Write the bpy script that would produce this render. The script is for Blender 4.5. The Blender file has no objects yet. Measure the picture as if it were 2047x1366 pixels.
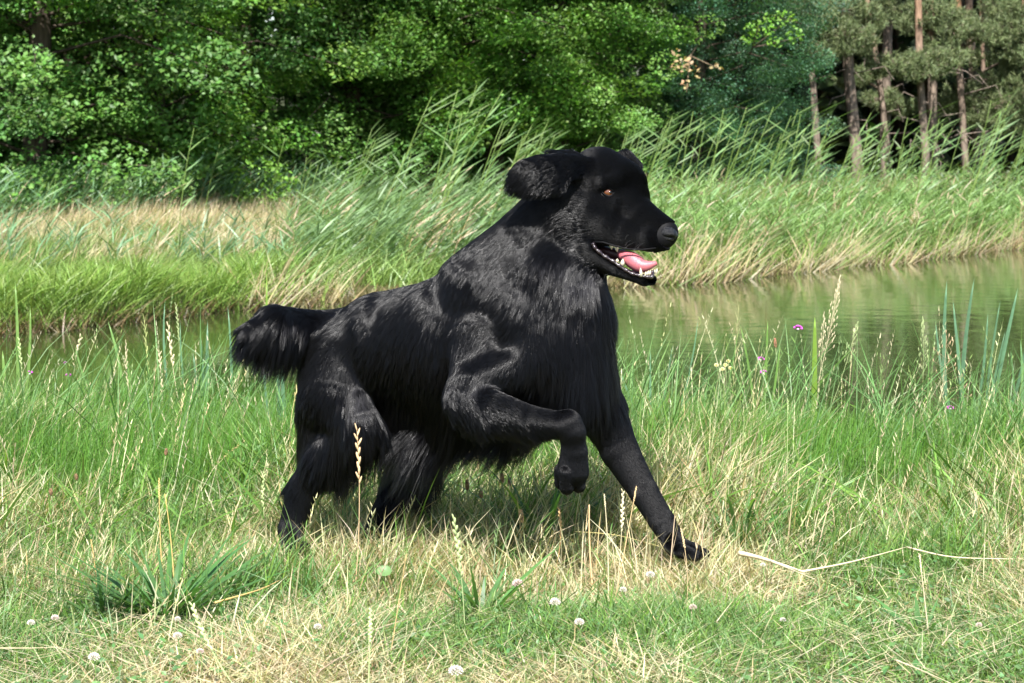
import bpy, math, random
import numpy as np
from mathutils import Vector, kdtree

SC = bpy.context.scene
COL = SC.collection
RAD = math.radians
rng = np.random.default_rng(11)
random.seed(5)

# ------------------------------------------------------------------ camera
F = 4833.0        # focal length in photograph pixels
HY = 310.0        # row of the horizon
H = 0.846         # eye height
cam_d = bpy.data.cameras.new('camera')
cam_d.sensor_width = 36.0
cam_d.lens = F / 2047 * 36.0
cam_d.shift_y = -(683 - HY) / 2047
cam_d.clip_start = 0.05
cam_d.clip_end = 600
cam_d.dof.use_dof = True
cam_d.dof.focus_distance = 5.05
cam_d.dof.aperture_fstop = 18.0
cam = bpy.data.objects.new('camera', cam_d)
cam.location = (0, 0, H)
cam.rotation_euler = (RAD(90), 0, 0)
COL.objects.link(cam)
SC.camera = cam

# ------------------------------------------------------------------ light
SUN_AZ = np.array([-0.10, -0.99]); SUN_AZ /= np.linalg.norm(SUN_AZ)
SUN_EL = RAD(51)
world = bpy.data.worlds.new('World')
SC.world = world
world.use_nodes = True
wn = world.node_tree
sky = wn.nodes.new('ShaderNodeTexSky')
sky.sky_type = 'NISHITA'
sky.sun_disc = False
sky.sun_elevation = SUN_EL
sky.sun_rotation = math.atan2(SUN_AZ[0], SUN_AZ[1])
bg = wn.nodes['Background']
bg.inputs['Strength'].default_value = 0.09
wn.links.new(sky.outputs['Color'], bg.inputs['Color'])
sun_d = bpy.data.lights.new('sun', 'SUN')
sun_d.energy = 5.0
sun_d.angle = RAD(0.53)
sun_d.color = (1.0, 0.97, 0.93)
sun = bpy.data.objects.new('sun', sun_d)
to_sun = Vector((SUN_AZ[0] * math.cos(SUN_EL), SUN_AZ[1] * math.cos(SUN_EL), math.sin(SUN_EL)))
sun.rotation_euler = to_sun.to_track_quat('Z', 'Y').to_euler()
sun.location = (0, -5, 12)
COL.objects.link(sun)
SC.view_settings.view_transform = 'Standard'
SC.view_settings.look = 'None'
SC.view_settings.gamma = 1
SC.view_settings.use_curve_mapping = False
SC.view_settings.exposure = 1.25
SC.cycles.max_bounces = 7
SC.cycles.diffuse_bounces = 3
SC.cycles.glossy_bounces = 3
SC.cycles.transmission_bounces = 4
SC.cycles.transparent_max_bounces = 8
SC.cycles.sample_clamp_indirect = 6
SC.cycles.use_denoising = True

# ------------------------------------------------------------------ helpers
def W(px, py, Y):
    """photograph pixel at distance Y -> world point"""
    return np.array([(px - 1023.5) / F * Y, Y, H - (py - HY) / F * Y])

def on_ground(px, py, z=0.0):
    Y = (H - z) * F / (py - HY)
    return W(px, py, Y)

def props(o, label=None, cat=None, group=None, kind=None):
    if label: o['label'] = label
    if cat: o['category'] = cat
    if group: o['group'] = group
    if kind: o['kind'] = kind
    return o

def empty(name, loc, label, cat, group=None):
    o = bpy.data.objects.new(name, None)
    o.location = loc
    o.empty_display_size = 0.05
    COL.objects.link(o)
    return props(o, label, cat, group)

def link(name, me, mat, parent=None, loc=None):
    if mat is not None and len(me.materials) == 0:
        me.materials.append(mat)
    o = bpy.data.objects.new(name, me)
    if loc is not None: o.location = loc
    if parent is not None: o.parent = parent
    COL.objects.link(o)
    return o

def tri_mesh(name, V, T, C=None, smooth=False):
    me = bpy.data.meshes.new(name)
    V = np.ascontiguousarray(V, dtype=np.float32); T = np.ascontiguousarray(T, dtype=np.int32)
    k = T.shape[1]
    me.vertices.add(len(V)); me.vertices.foreach_set('co', V.ravel())
    me.loops.add(T.size); me.loops.foreach_set('vertex_index', T.ravel())
    me.polygons.add(len(T)); me.polygons.foreach_set('loop_start', np.arange(0, T.size, k, dtype=np.int32))
    me.update(calc_edges=True)
    if C is not None:
        a = me.attributes.new('tint', 'FLOAT_COLOR', 'POINT')
        c4 = np.ones((len(V), 4), dtype=np.float32); c4[:, :3] = C
        a.data.foreach_set('color', c4.ravel())
    if smooth: me.shade_smooth()
    return me

class Acc:
    def __init__(s): s.V, s.T, s.C, s.n = [], [], [], 0
    def add(s, V, T, C):
        V = np.asarray(V, dtype=np.float32).reshape(-1, 3); T = np.asarray(T, dtype=np.int64)
        C = np.asarray(C, dtype=np.float32)
        if C.ndim == 1: C = np.broadcast_to(C, V.shape)
        s.V.append(V); s.T.append(T + s.n); s.C.append(C.reshape(-1, 3)); s.n += len(V)
        return s
    def mesh(s, name, smooth=False):
        return tri_mesh(name, np.concatenate(s.V), np.concatenate(s.T), np.concatenate(s.C), smooth)
    def build(s, name, mat, parent=None, smooth=False, loc=None):
        return link(name, s.mesh(name, smooth), mat, parent, loc)

def blades(acc, base, h, w, az, lean, curve, c0, c1, nseg=3, face=None, wmid=False):
    """tapered grass blades; base (N,3), everything else (N,)"""
    base = np.asarray(base, float); N = len(base)
    h = np.broadcast_to(h, N); w = np.broadcast_to(w, N); az = np.broadcast_to(az, N)
    lean = np.broadcast_to(lean, N); curve = np.broadcast_to(curve, N)
    t = np.linspace(0, 1, nseg + 1)
    L = np.stack([np.cos(az), np.sin(az), 0 * az], 1)
    up = h[:, None] * (t * (1 - 0.35 * np.minimum(curve, 1.6)[:, None] * t))
    out = h[:, None] * (lean[:, None] * t + curve[:, None] * 0.8 * t ** 2)
    ctr = base[:, None, :] + out[:, :, None] * L[:, None, :]
    ctr[:, :, 2] += up
    fa = rng.uniform(0, 2 * math.pi, N) if face is None else face
    side = np.stack([np.cos(fa), np.sin(fa), 0.15 * np.sin(3 * fa)], 1)
    prof = (np.sin(np.pi * np.clip(t * 0.86 + 0.14, 0, 1)) if wmid else (1 - t) ** 0.55 * (0.75 + 0.6 * t))
    hw = 0.5 * w[:, None] * prof[None, :]
    Lf = ctr[:, :-1] - side[:, None, :] * hw[:, :-1, None]
    Rt = ctr[:, :-1] + side[:, None, :] * hw[:, :-1, None]
    V = np.concatenate([np.stack([Lf, Rt], 2).reshape(N, 2 * nseg, 3), ctr[:, -1:, :]], 1)
    T = []
    for i in range(nseg - 1):
        a = 2 * i; T += [[a, a + 1, a + 3], [a, a + 3, a + 2]]
    a = 2 * (nseg - 1); T.append([a, a + 1, a + 2])
    T = np.array(T); m = 2 * nseg + 1
    TT = (T[None] + (np.arange(N) * m)[:, None, None]).reshape(-1, 3)
    c0 = np.broadcast_to(c0, (N, 3)); c1 = np.broadcast_to(c1, (N, 3))
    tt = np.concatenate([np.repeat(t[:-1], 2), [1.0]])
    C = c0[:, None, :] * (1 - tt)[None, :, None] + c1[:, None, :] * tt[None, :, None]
    acc.add(V.reshape(-1, 3), TT, C.reshape(-1, 3))

def tube(acc, P, R, c, sides=5, cap=True, squash=None):
    P = np.asarray(P, float); n = len(P)
    R = np.broadcast_to(R, n).astype(float)
    T = np.gradient(P, axis=0); T /= np.linalg.norm(T, axis=1)[:, None] + 1e-9
    ref = np.array([0, 0, 1.0]) if abs(T[0, 2]) < 0.8 else np.array([0, 1.0, 0])
    A = np.cross(T, ref); A /= np.linalg.norm(A, axis=1)[:, None] + 1e-9
    B = np.cross(T, A)
    if squash: B = B * squash
    a = np.arange(sides) * 2 * math.pi / sides
    V = P[:, None, :] + R[:, None, None] * (np.cos(a)[None, :, None] * A[:, None, :] + np.sin(a)[None, :, None] * B[:, None, :])
    V = V.reshape(-1, 3)
    tris = []
    for i in range(n - 1):
        for j in range(sides):
            k = (j + 1) % sides
            p, q, r, s = i * sides + j, i * sides + k, (i + 1) * sides + k, (i + 1) * sides + j
            tris += [[p, q, r], [p, r, s]]
    if cap:
        V = np.vstack([V, P[:1], P[-1:]]); b = n * sides
        for j in range(sides):
            k = (j + 1) % sides
            tris += [[b, k, j], [b + 1, (n - 1) * sides + j, (n - 1) * sides + k]]
    c = np.asarray(c, float)
    if c.ndim == 2:
        c = np.repeat(c, sides, 0)
        if cap: c = np.vstack([c, c[:1], c[-1:]])
    acc.add(V, tris, c)

_sph = {}
def blob(acc, ctr, rad, c, seg=8, ring=5, rot=None):
    if (seg, ring) not in _sph:
        v = [(0, 0, 1)]
        for i in range(1, ring):
            th = math.pi * i / ring
            v += [(math.sin(th) * math.cos(2 * math.pi * j / seg), math.sin(th) * math.sin(2 * math.pi * j / seg), math.cos(th)) for j in range(seg)]
        v.append((0, 0, -1)); t = []
        for j in range(seg):
            k = (j + 1) % seg; t.append((0, 1 + j, 1 + k))
            for i in range(ring - 2):
                a, b = 1 + i * seg, 1 + (i + 1) * seg
                t += [(a + j, b + j, b + k), (a + j, b + k, a + k)]
            t.append((len(v) - 1, 1 + (ring - 2) * seg + k, 1 + (ring - 2) * seg + j))
        _sph[(seg, ring)] = (np.array(v, float), np.array(t))
    v, t = _sph[(seg, ring)]
    V = v * np.asarray(rad, float)
    if rot is not None: V = V @ np.asarray(rot).T
    acc.add(V + np.asarray(ctr), t, c)

def rot_to(d):
    """matrix whose third column is d"""
    d = np.asarray(d, float); d = d / np.linalg.norm(d)
    r = np.array([0, 0, 1.0]) if abs(d[2]) < 0.9 else np.array([1.0, 0, 0])
    a = np.cross(r, d); a /= np.linalg.norm(a); b = np.cross(d, a)
    return np.stack([a, b, d], 1)

_NG = rng.normal(size=(24, 2)); _NP = rng.uniform(0, 6.28, 24)
def noise2(x, y, s):
    """smooth random field about -1..1, feature size s metres"""
    v = np.zeros(np.broadcast(x, y).shape)
    for g, p in zip(_NG, _NP):
        v = v + np.sin((x * g[0] + y * g[1]) / s * 2.2 + p)
    return v / 4.0

def jit(c, N, amt=0.25):
    c = np.asarray(c, float)
    b = rng.normal(1, amt, (N, 1)); k = rng.normal(1, amt * 0.35, (N, 3))
    return np.clip(c * b * k, 0.004, 0.8)

# ------------------------------------------------------------------ materials
def nt(name):
    m = bpy.data.materials.new(name); m.use_nodes = True
    n = m.node_tree; n.nodes.clear()
    out = n.nodes.new('ShaderNodeOutputMaterial')
    return m, n, out

def leaf_material(name, transl=0.35, rough=0.5, spec=0.35, noise=True):
    m, n, out = nt(name)
    at = n.nodes.new('ShaderNodeAttribute'); at.attribute_name = 'tint'
    col = at.outputs['Color']
    if noise:
        tc = n.nodes.new('ShaderNodeTexCoord')
        no = n.nodes.new('ShaderNodeTexNoise'); no.inputs['Scale'].default_value = 60
        n.links.new(tc.outputs['Object'], no.inputs['Vector'])
        mr = n.nodes.new('ShaderNodeMapRange'); mr.inputs[3].default_value = 0.7; mr.inputs[4].default_value = 1.3
        n.links.new(no.outputs['Fac'], mr.inputs[0])
        mx = n.nodes.new('ShaderNodeVectorMath'); mx.operation = 'SCALE'
        n.links.new(col, mx.inputs[0]); n.links.new(mr.outputs[0], mx.inputs['Scale'])
        col = mx.outputs[0]
    p = n.nodes.new('ShaderNodeBsdfPrincipled')
    p.inputs['Roughness'].default_value = rough
    p.inputs['Specular IOR Level'].default_value = spec
    n.links.new(col, p.inputs['Base Color'])
    t = n.nodes.new('ShaderNodeBsdfTranslucent')
    tc2 = n.nodes.new('ShaderNodeMix'); tc2.data_type = 'RGBA'; tc2.blend_type = 'MULTIPLY'
    tc2.inputs[0].default_value = 1.0
    n.links.new(col, tc2.inputs[6]); tc2.inputs[7].default_value = (1.15, 1.25, 0.5, 1)
    n.links.new(tc2.outputs[2], t.inputs['Color'])
    mix = n.nodes.new('ShaderNodeMixShader'); mix.inputs[0].default_value = transl
    n.links.new(p.outputs[0], mix.inputs[1]); n.links.new(t.outputs[0], mix.inputs[2])
    n.links.new(mix.outputs[0], out.inputs['Surface'])
    return m

def tint_material(name, rough=0.8, spec=0.2, nscale=30, lo=0.6, hi=1.3, bump=0.0, stretch=(1, 1, 1)):
    m, n, out = nt(name)
    at = n.nodes.new('ShaderNodeAttribute'); at.attribute_name = 'tint'
    tc = n.nodes.new('ShaderNodeTexCoord')
    mp = n.nodes.new('ShaderNodeMapping'); mp.inputs['Scale'].default_value = stretch
    no = n.nodes.new('ShaderNodeTexNoise'); no.inputs['Scale'].default_value = nscale; no.inputs['Detail'].default_value = 5
    n.links.new(tc.outputs['Object'], mp.inputs[0]); n.links.new(mp.outputs[0], no.inputs['Vector'])
    mr = n.nodes.new('ShaderNodeMapRange'); mr.inputs[1].default_value = 0.3; mr.inputs[2].default_value = 0.7
    mr.inputs[3].default_value = lo; mr.inputs[4].default_value = hi
    n.links.new(no.outputs['Fac'], mr.inputs[0])
    mx = n.nodes.new('ShaderNodeVectorMath'); mx.operation = 'SCALE'
    n.links.new(at.outputs['Color'], mx.inputs[0]); n.links.new(mr.outputs[0], mx.inputs['Scale'])
    p = n.nodes.new('ShaderNodeBsdfPrincipled'); p.inputs['Roughness'].default_value = rough
    p.inputs['Specular IOR Level'].default_value = spec
    n.links.new(mx.outputs[0], p.inputs['Base Color'])
    if bump:
        b = n.nodes.new('ShaderNodeBump'); b.inputs['Strength'].default_value = bump; b.inputs['Distance'].default_value = 0.02
        n.links.new(no.outputs['Fac'], b.inputs['Height']); n.links.new(b.outputs[0], p.inputs['Normal'])
    n.links.new(p.outputs[0], out.inputs['Surface'])
    return m

def plain(name, col, rough=0.5, spec=0.5, coat=0.0, nscale=0, lo=0.8, hi=1.2, bump=0.0, sss=0.0):
    m, n, out = nt(name)
    p = n.nodes.new('ShaderNodeBsdfPrincipled')
    p.inputs['Base Color'].default_value = (*col, 1); p.inputs['Roughness'].default_value = rough
    p.inputs['Specular IOR Level'].default_value = spec; p.inputs['Coat Weight'].default_value = coat
    if sss:
        p.inputs['Subsurface Weight'].default_value = sss
        p.inputs['Subsurface Radius'].default_value = (0.006, 0.002, 0.001)
        p.inputs['Subsurface Scale'].default_value = 1
    if nscale:
        tc = n.nodes.new('ShaderNodeTexCoord')
        no = n.nodes.new('ShaderNodeTexNoise'); no.inputs['Scale'].default_value = nscale; no.inputs['Detail'].default_value = 4
        n.links.new(tc.outputs['Object'], no.inputs['Vector'])
        mr = n.nodes.new('ShaderNodeMapRange'); mr.inputs[3].default_value = lo; mr.inputs[4].default_value = hi
        n.links.new(no.outputs['Fac'], mr.inputs[0])
        mx = n.nodes.new('ShaderNodeVectorMath'); mx.operation = 'SCALE'; mx.inputs[0].default_value = col
        n.links.new(mr.outputs[0], mx.inputs['Scale']); n.links.new(mx.outputs[0], p.inputs['Base Color'])
        if bump:
            b = n.nodes.new('ShaderNodeBump'); b.inputs['Strength'].default_value = bump; b.inputs['Distance'].default_value = 0.003
            n.links.new(no.outputs['Fac'], b.inputs['Height']); n.links.new(b.outputs[0], p.inputs['Normal'])
    n.links.new(p.outputs[0], out.inputs['Surface'])
    return m

M_grass = leaf_material('grass_blade', 0.35, 0.45, 0.4)
M_reed = leaf_material('reed_leaf', 0.3, 0.42, 0.4, noise=False)
M_leaf = leaf_material('tree_leaf', 0.38, 0.45, 0.32, noise=False)
M_needle = leaf_material('pine_needle', 0.15, 0.5, 0.3, noise=False)
M_stem = tint_material('plant_stem', 0.6, 0.3, 80, 0.8, 1.15)
M_bark = tint_material('tree_bark', 0.9, 0.1, 9, 0.45, 1.4, 0.9, (3, 3, 0.6))

# ------------------------------------------------------------------ terrain
BX = np.array([-30, -12, -6, -3.54, -1.54, 1.0, 1.56, 3.16, 4.9, 6.7, 12, 30])
BY = np.array([9.5, 10.5, 13.6, 16.7, 19.9, 22.5, 23.2, 25.6, 28.7, 31.7, 41, 75])
WATER_Z = -0.40
def y_far(x): return np.interp(x, BX, BY) + 0.22 * np.sin(x * 2.3) + 0.12 * np.sin(x * 5.1 + 1)
def y_near(x): return 7.55 + 0.18 * np.sin(x * 1.7 + 0.6) + 0.1 * np.sin(x * 4.3)
def smooth(a): a = np.clip(a, 0, 1); return a * a * (3 - 2 * a)
def ground_z(x, y):
    x = np.asarray(x, float); y = np.asarray(y, float)
    near = 0.012 * noise2(x, y, 0.5) + 0.02 * noise2(x + 9, y, 1.6) - 0.02
    near = near * smooth((y - 0.5) / 2 + 0.5)
    a = smooth((y - (y_near(x) - 0.35)) / 1.0)
    b = smooth((y - (y_far(x) - 0.5)) / 0.9)
    far = -0.27 + 0.03 * noise2(x, y, 3.0)
    z = near * (1 - a) + (-1.0) * a * (1 - b) + far * b * a
    z = np.where(a * (1 - b) > 0.999, -1.0, z)
    return z
def axis_pts(segs):
    out = []
    for a, b, s in segs: out += list(np.arange(a, b, s))
    return np.array(out + [segs[-1][1]])
gx = axis_pts([(-200, -30, 10), (-30, -8, 1.0), (-8, -3, 0.25), (-3, 3, 0.09), (3, 12, 0.3), (12, 30, 1.0), (30, 200, 10)])
gy = axis_pts([(-60, 0, 5), (0, 3, 0.5), (3, 9.5, 0.08), (9.5, 34, 0.3), (34, 60, 1.5), (60, 260, 12)])
X, Y = np.meshgrid(gx, gy)
Z = ground_z(X, Y)
nx_, ny_ = len(gx), len(gy)
idx = np.arange(nx_ * ny_).reshape(ny_, nx_)
Q = np.stack([idx[:-1, :-1], idx[:-1, 1:], idx[1:, 1:], idx[1:, :-1]], -1).reshape(-1, 4)
gm = tri_mesh('ground', np.stack([X, Y, Z], -1).reshape(-1, 3), Q, None, True)
m, n, out = nt('soil')
tc = n.nodes.new('ShaderNodeTexCoord')
no = n.nodes.new('ShaderNodeTexNoise'); no.inputs['Scale'].default_value = 7; no.inputs['Detail'].default_value = 8
n.links.new(tc.outputs['Object'], no.inputs['Vector'])
cr = n.nodes.new('ShaderNodeValToRGB')
cr.color_ramp.elements[0].position = 0.35; cr.color_ramp.elements[0].color = (0.045, 0.05, 0.018, 1)
cr.color_ramp.elements[1].position = 0.7; cr.color_ramp.elements[1].color = (0.13, 0.11, 0.05, 1)
n.links.new(no.outputs['Fac'], cr.inputs[0])
p = n.nodes.new('ShaderNodeBsdfPrincipled'); p.inputs['Roughness'].default_value = 0.95; p.inputs['Specular IOR Level'].default_value = 0.1
n.links.new(cr.outputs[0], p.inputs['Base Color'])
b = n.nodes.new('ShaderNodeBump'); b.inputs['Distance'].default_value = 0.03
n.links.new(no.outputs['Fac'], b.inputs['Height']); n.links.new(b.outputs[0], p.inputs['Normal'])
n.links.new(p.outputs[0], out.inputs['Surface'])
props(link('ground', gm, m), kind='structure')

# water
m, n, out = nt('pond_water')
tc = n.nodes.new('ShaderNodeTexCoord')
mp = n.nodes.new('ShaderNodeMapping'); mp.inputs['Scale'].default_value = (1.0, 0.9, 1)
n.links.new(tc.outputs['Object'], mp.inputs[0])
n1 = n.nodes.new('ShaderNodeTexNoise'); n1.inputs['Scale'].default_value = 9; n1.inputs['Detail'].default_value = 3
n2 = n.nodes.new('ShaderNodeTexNoise'); n2.inputs['Scale'].default_value = 2.2; n2.inputs['Detail'].default_value = 2
n.links.new(mp.outputs[0], n1.inputs['Vector']); n.links.new(mp.outputs[0], n2.inputs['Vector'])
b1 = n.nodes.new('ShaderNodeBump'); b1.inputs['Strength'].default_value = 0.25; b1.inputs['Distance'].default_value = 0.006
b2 = n.nodes.new('ShaderNodeBump'); b2.inputs['Strength'].default_value = 0.5; b2.inputs['Distance'].default_value = 0.008
n.links.new(n1.outputs['Fac'], b1.inputs['Height']); n.links.new(n2.outputs['Fac'], b2.inputs['Height'])
n.links.new(b1.outputs[0], b2.inputs['Normal'])
p = n.nodes.new('ShaderNodeBsdfPrincipled')
p.inputs['Base Color'].default_value = (0.032, 0.046, 0.013, 1)
p.inputs['Roughness'].default_value = 0.02; p.inputs['IOR'].default_value = 1.33
n.links.new(b2.outputs[0], p.inputs['Normal']); n.links.new(p.outputs[0], out.inputs['Surface'])
wx = np.linspace(-60, 60, 13); wy = np.linspace(6.5, 90, 13)
X, Y = np.meshgrid(wx, wy); idx = np.arange(169).reshape(13, 13)
Q = np.stack([idx[:-1, :-1], idx[:-1, 1:], idx[1:, 1:], idx[1:, :-1]], -1).reshape(-1, 4)
props(link('pond_water', tri_mesh('pond_water', np.stack([X, Y, 0 * X + WATER_Z], -1).reshape(-1, 3), Q), m), kind='structure')

# ------------------------------------------------------------------ trees
def leaves(acc, ctr, size, col, tilt=0.75, dirb=None):
    """diamond leaves, folded a little at the midrib"""
    N = len(ctr)
    nrm = rng.normal(size=(N, 3)); nrm[:, 2] = np.abs(nrm[:, 2]) * 1.0 + tilt
    nrm[:, 1] -= 0.85; nrm[:, 0] -= 0.3
    nrm /= np.linalg.norm(nrm, axis=1)[:, None]
    r = rng.normal(size=(N, 3)); a = np.cross(nrm, r); a /= np.linalg.norm(a, axis=1)[:, None]
    b = np.cross(nrm, a)
    s = size * rng.uniform(0.65, 1.3, N)
    V = np.stack([ctr - a * s[:, None] * 0.5, ctr + b * s[:, None] * 0.33 + nrm * s[:, None] * 0.08,
                  ctr + a * s[:, None] * 0.55, ctr - b * s[:, None] * 0.33 + nrm * s[:, None] * 0.08], 1)
    k = (np.arange(N) * 4)[:, None]
    T = np.concatenate([k + np.array([[0, 2, 1]]), k + np.array([[0, 3, 2]])], 0)
    acc.add(V.reshape(-1, 3), T, np.repeat(col, 4, 0))

def broadleaf_variant(seed, base_col, h=11.0, spread=2.7, nb=120, per=205, leaf=0.062, low=0.3):
    """returns (trunk mesh, crown mesh); the tree stands at the origin"""
    global rng
    keep = rng; rng = np.random.default_rng(seed)
    tr, cr = Acc(), Acc()
    bark = np.array([0.11, 0.085, 0.065])
    zs = np.linspace(-0.2, h * 0.92, 9)
    wob = np.cumsum(rng.normal(0, 0.07, (9, 2)), 0); wob[0] = 0
    P = np.column_stack([wob, zs]); R = np.interp(zs, [0, h], [0.15, 0.02])
    tube(tr, P, R, bark * 0.7, 8)
    clumps = []
    for i in range(nb):
        u = (i + rng.uniform()) / nb
        z0 = low + (h * 0.97 - low) * u ** 1.12
        base = np.array([np.interp(z0, zs, P[:, 0]), np.interp(z0, zs, P[:, 1]), z0])
        az = i * 2.399 + rng.normal(0, 0.3)
        prof = math.sin(math.pi * (0.16 + 0.80 * u)) ** 0.6
        L = spread * prof * rng.uniform(0.55, 1.08)
        rise = rng.uniform(0.0, 0.35) * L
        tip = base + np.array([math.cos(az) * L, math.sin(az) * L, rise - 0.12 * L])
        mid = base + (tip - base) * 0.5 + np.array([0, 0, 0.12 * L])
        tube(tr, [base, mid, tip], [0.022, 0.012, 0.004], bark * 0.7, 4, cap=False)
        for k in range(4):
            f = rng.uniform(0.25, 1.05) if k else 1.0
            c = base + (tip - base) * f + rng.normal(0, 0.16, 3) * [1, 1, 0.6]
            clumps.append((c, rng.uniform(0.26, 0.52)))
    for i in range(130):
        z0 = rng.uniform(low, h); az = rng.uniform(0, 6.28); q = rng.uniform(0.35, 1.2)
        clumps.append((np.array([np.interp(z0, zs, P[:, 0]) + math.cos(az) * q, np.interp(z0, zs, P[:, 1]) + math.sin(az) * q, z0]), rng.uniform(0.24, 0.42)))
    for c, r in clumps:
        n = int(per * (r / 0.38) ** 2)
        d = rng.normal(size=(n, 3)); d /= np.linalg.norm(d, axis=1)[:, None]
        d *= (rng.uniform(0.35, 1.0, n) ** 0.5)[:, None]
        pts = c + d * np.array([r, r, r * 0.6]) * rng.uniform(0.8, 1.2, 3)
        pts[:, 2] -= 0.15 * ((pts[:, 0] - c[0]) ** 2 + (pts[:, 1] - c[1]) ** 2) / r
        tintc = base_col * rng.normal(1, 0.16) * rng.normal(1, 0.05, 3)
        leaves(cr, pts, leaf, jit(tintc, n, 0.2))
    rng = keep
    return tr.mesh('trunk'), cr.mesh('crown')

G1 = np.array([0.112, 0.225, 0.052]); G2 = np.array([0.085, 0.17, 0.042]); G3 = np.array([0.085, 0.18, 0.10])
variants = [broadleaf_variant(1, G1), broadleaf_variant(2, G1 * [1.15, 1.1, 0.9]), broadleaf_variant(3, G2),
            broadleaf_variant(4, G3, spread=2.3, leaf=0.046, per=260),
            broadleaf_variant(5, G1 * [1.1, 1.08, 0.9], low=1.55)]
def tree(v, px, Y, rz, s, label, cat='tree', group='leafy trees at the edge of the wood', zoff=0.0, name='leafy_tree'):
    x = (px - 1023.5) / F * Y
    t = empty(name, (x, Y, float(ground_z(x, Y)) + zoff), label, cat, group)
    t.rotation_euler = (0, 0, rz); t.scale = (s, s, s)
    link('trunk', variants[v][0], M_bark, t); link('crown', variants[v][1], M_leaf, t)
    return t
tree(0, 60, 26.0, 0.3, 1.00, 'leafy green tree at the left edge of the photo behind the reeds')
tree(1, 290, 27.5, 2.1, 0.92, 'leafy green tree right of the leftmost one, left of the dark gap in the wood')
tree(2, -180, 27.5, 4.0, 1.0, 'darker leafy tree crossing the left edge of the photo')
tree(0, 700, 29.5, 1.3, 0.88, 'leafy green tree right of the dark gap, above the dog\'s tail')
tree(4, 860, 29.5, 5.2, 0.92, 'light green tree above the tall reeds, left of the dog\'s head')
tree(4, 985, 30.0, 3.6, 0.88, 'bright green tree straight above the dog\'s head')
tree(4, 1120, 30.2, 0.8, 0.66, 'light green tree with hanging boughs just right of the dog\'s head')
tree(3, 1395, 31.5, 2.4, 0.72, 'blue-green small-leaved tree with layered boughs left of the pines')
tree(3, 1480, 32.0, 5.4, 0.62, 'blue-green tree between the withered branch and the first pine')
tree(2, 980, 34.0, 2.7, 1.0, 'dark leafy tree set back behind the bright one above the dog')
tree(2, -600, 27.0, 1.0, 1.0, 'leafy tree outside the photo to the left')
tree(0, -900, 25.0, 2.0, 1.0, 'leafy tree far outside the photo to the left')

# small withered branch and bright sapling
def leaf_cloud(name, mat, blobs, size, col, per, label=None, cat=None, parent=None, group=None):
    a = Acc()
    for px, py, Yd, rx, ry in blobs:
        c = W(px, py, Yd); s = Yd / F
        n = int(per * rx * ry / 900)
        d = rng.normal(size=(n, 3)); d /= np.linalg.norm(d, axis=1)[:, None]
        d *= rng.uniform(0.2, 1.0, (n, 1)) ** 0.5
        leaves(a, c + d * np.array([rx * s, rx * s * 0.8, ry * s]), size, jit(col, n, 0.2))
    return a.build(name, mat, parent)
t = empty('withered_branch', W(1395, 90, 31.4), 'withered tan branch of dead leaves hanging between the bright tree and the blue-green one', 'branch')
a = Acc()
for tip in [(1372, 185, 29.1), (1442, 140, 29.1), (1350, 135, 29.2)]:
    tube(a, [np.zeros(3), W(1380, 112, 29.6) - t.location, W(*tip) - t.location], [0.014, 0.009, 0.004], (0.2, 0.15, 0.1), 5)
a.build('stem', M_bark, t)
a = leaf_cloud('dead_leaves', M_leaf, [(1362, 128, 29.2, 26, 18), (1372, 170, 29.2, 12, 16), (1435, 135, 29.2, 14, 10), (1390, 145, 29.2, 12, 14), (1350, 105, 29.2, 12, 8)], 0.06, (0.5, 0.36, 0.2), 60)
a.parent = t; a.location = -t.location
t = empty('bright_leaf_spray', W(1480, 150, 31.9), 'bright lime-green spray of leaves standing out at the right of the blue-green tree', 'branch')
a = Acc()
for tip in [(1590, 30, 29.9), (1600, 75, 29.9), (1540, 90, 29.9), (1520, 40, 30.0)]:
    tube(a, [np.zeros(3), W(1505, 95, 30.5) - t.location, W(*tip) - t.location], [0.014, 0.010, 0.003], (0.12, 0.09, 0.07), 5)
a.build('stem', M_bark, t)
a = leaf_cloud('leaves', M_leaf, [(1520, 55, 30, 34, 20), (1560, 38, 30, 36, 16), (1588, 70, 30, 20, 18), (1545, 85, 30, 24, 12), (1500, 80, 30, 20, 14)], 0.05, (0.14, 0.29, 0.035), 120)
a.parent = t; a.location = -t.location

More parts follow.
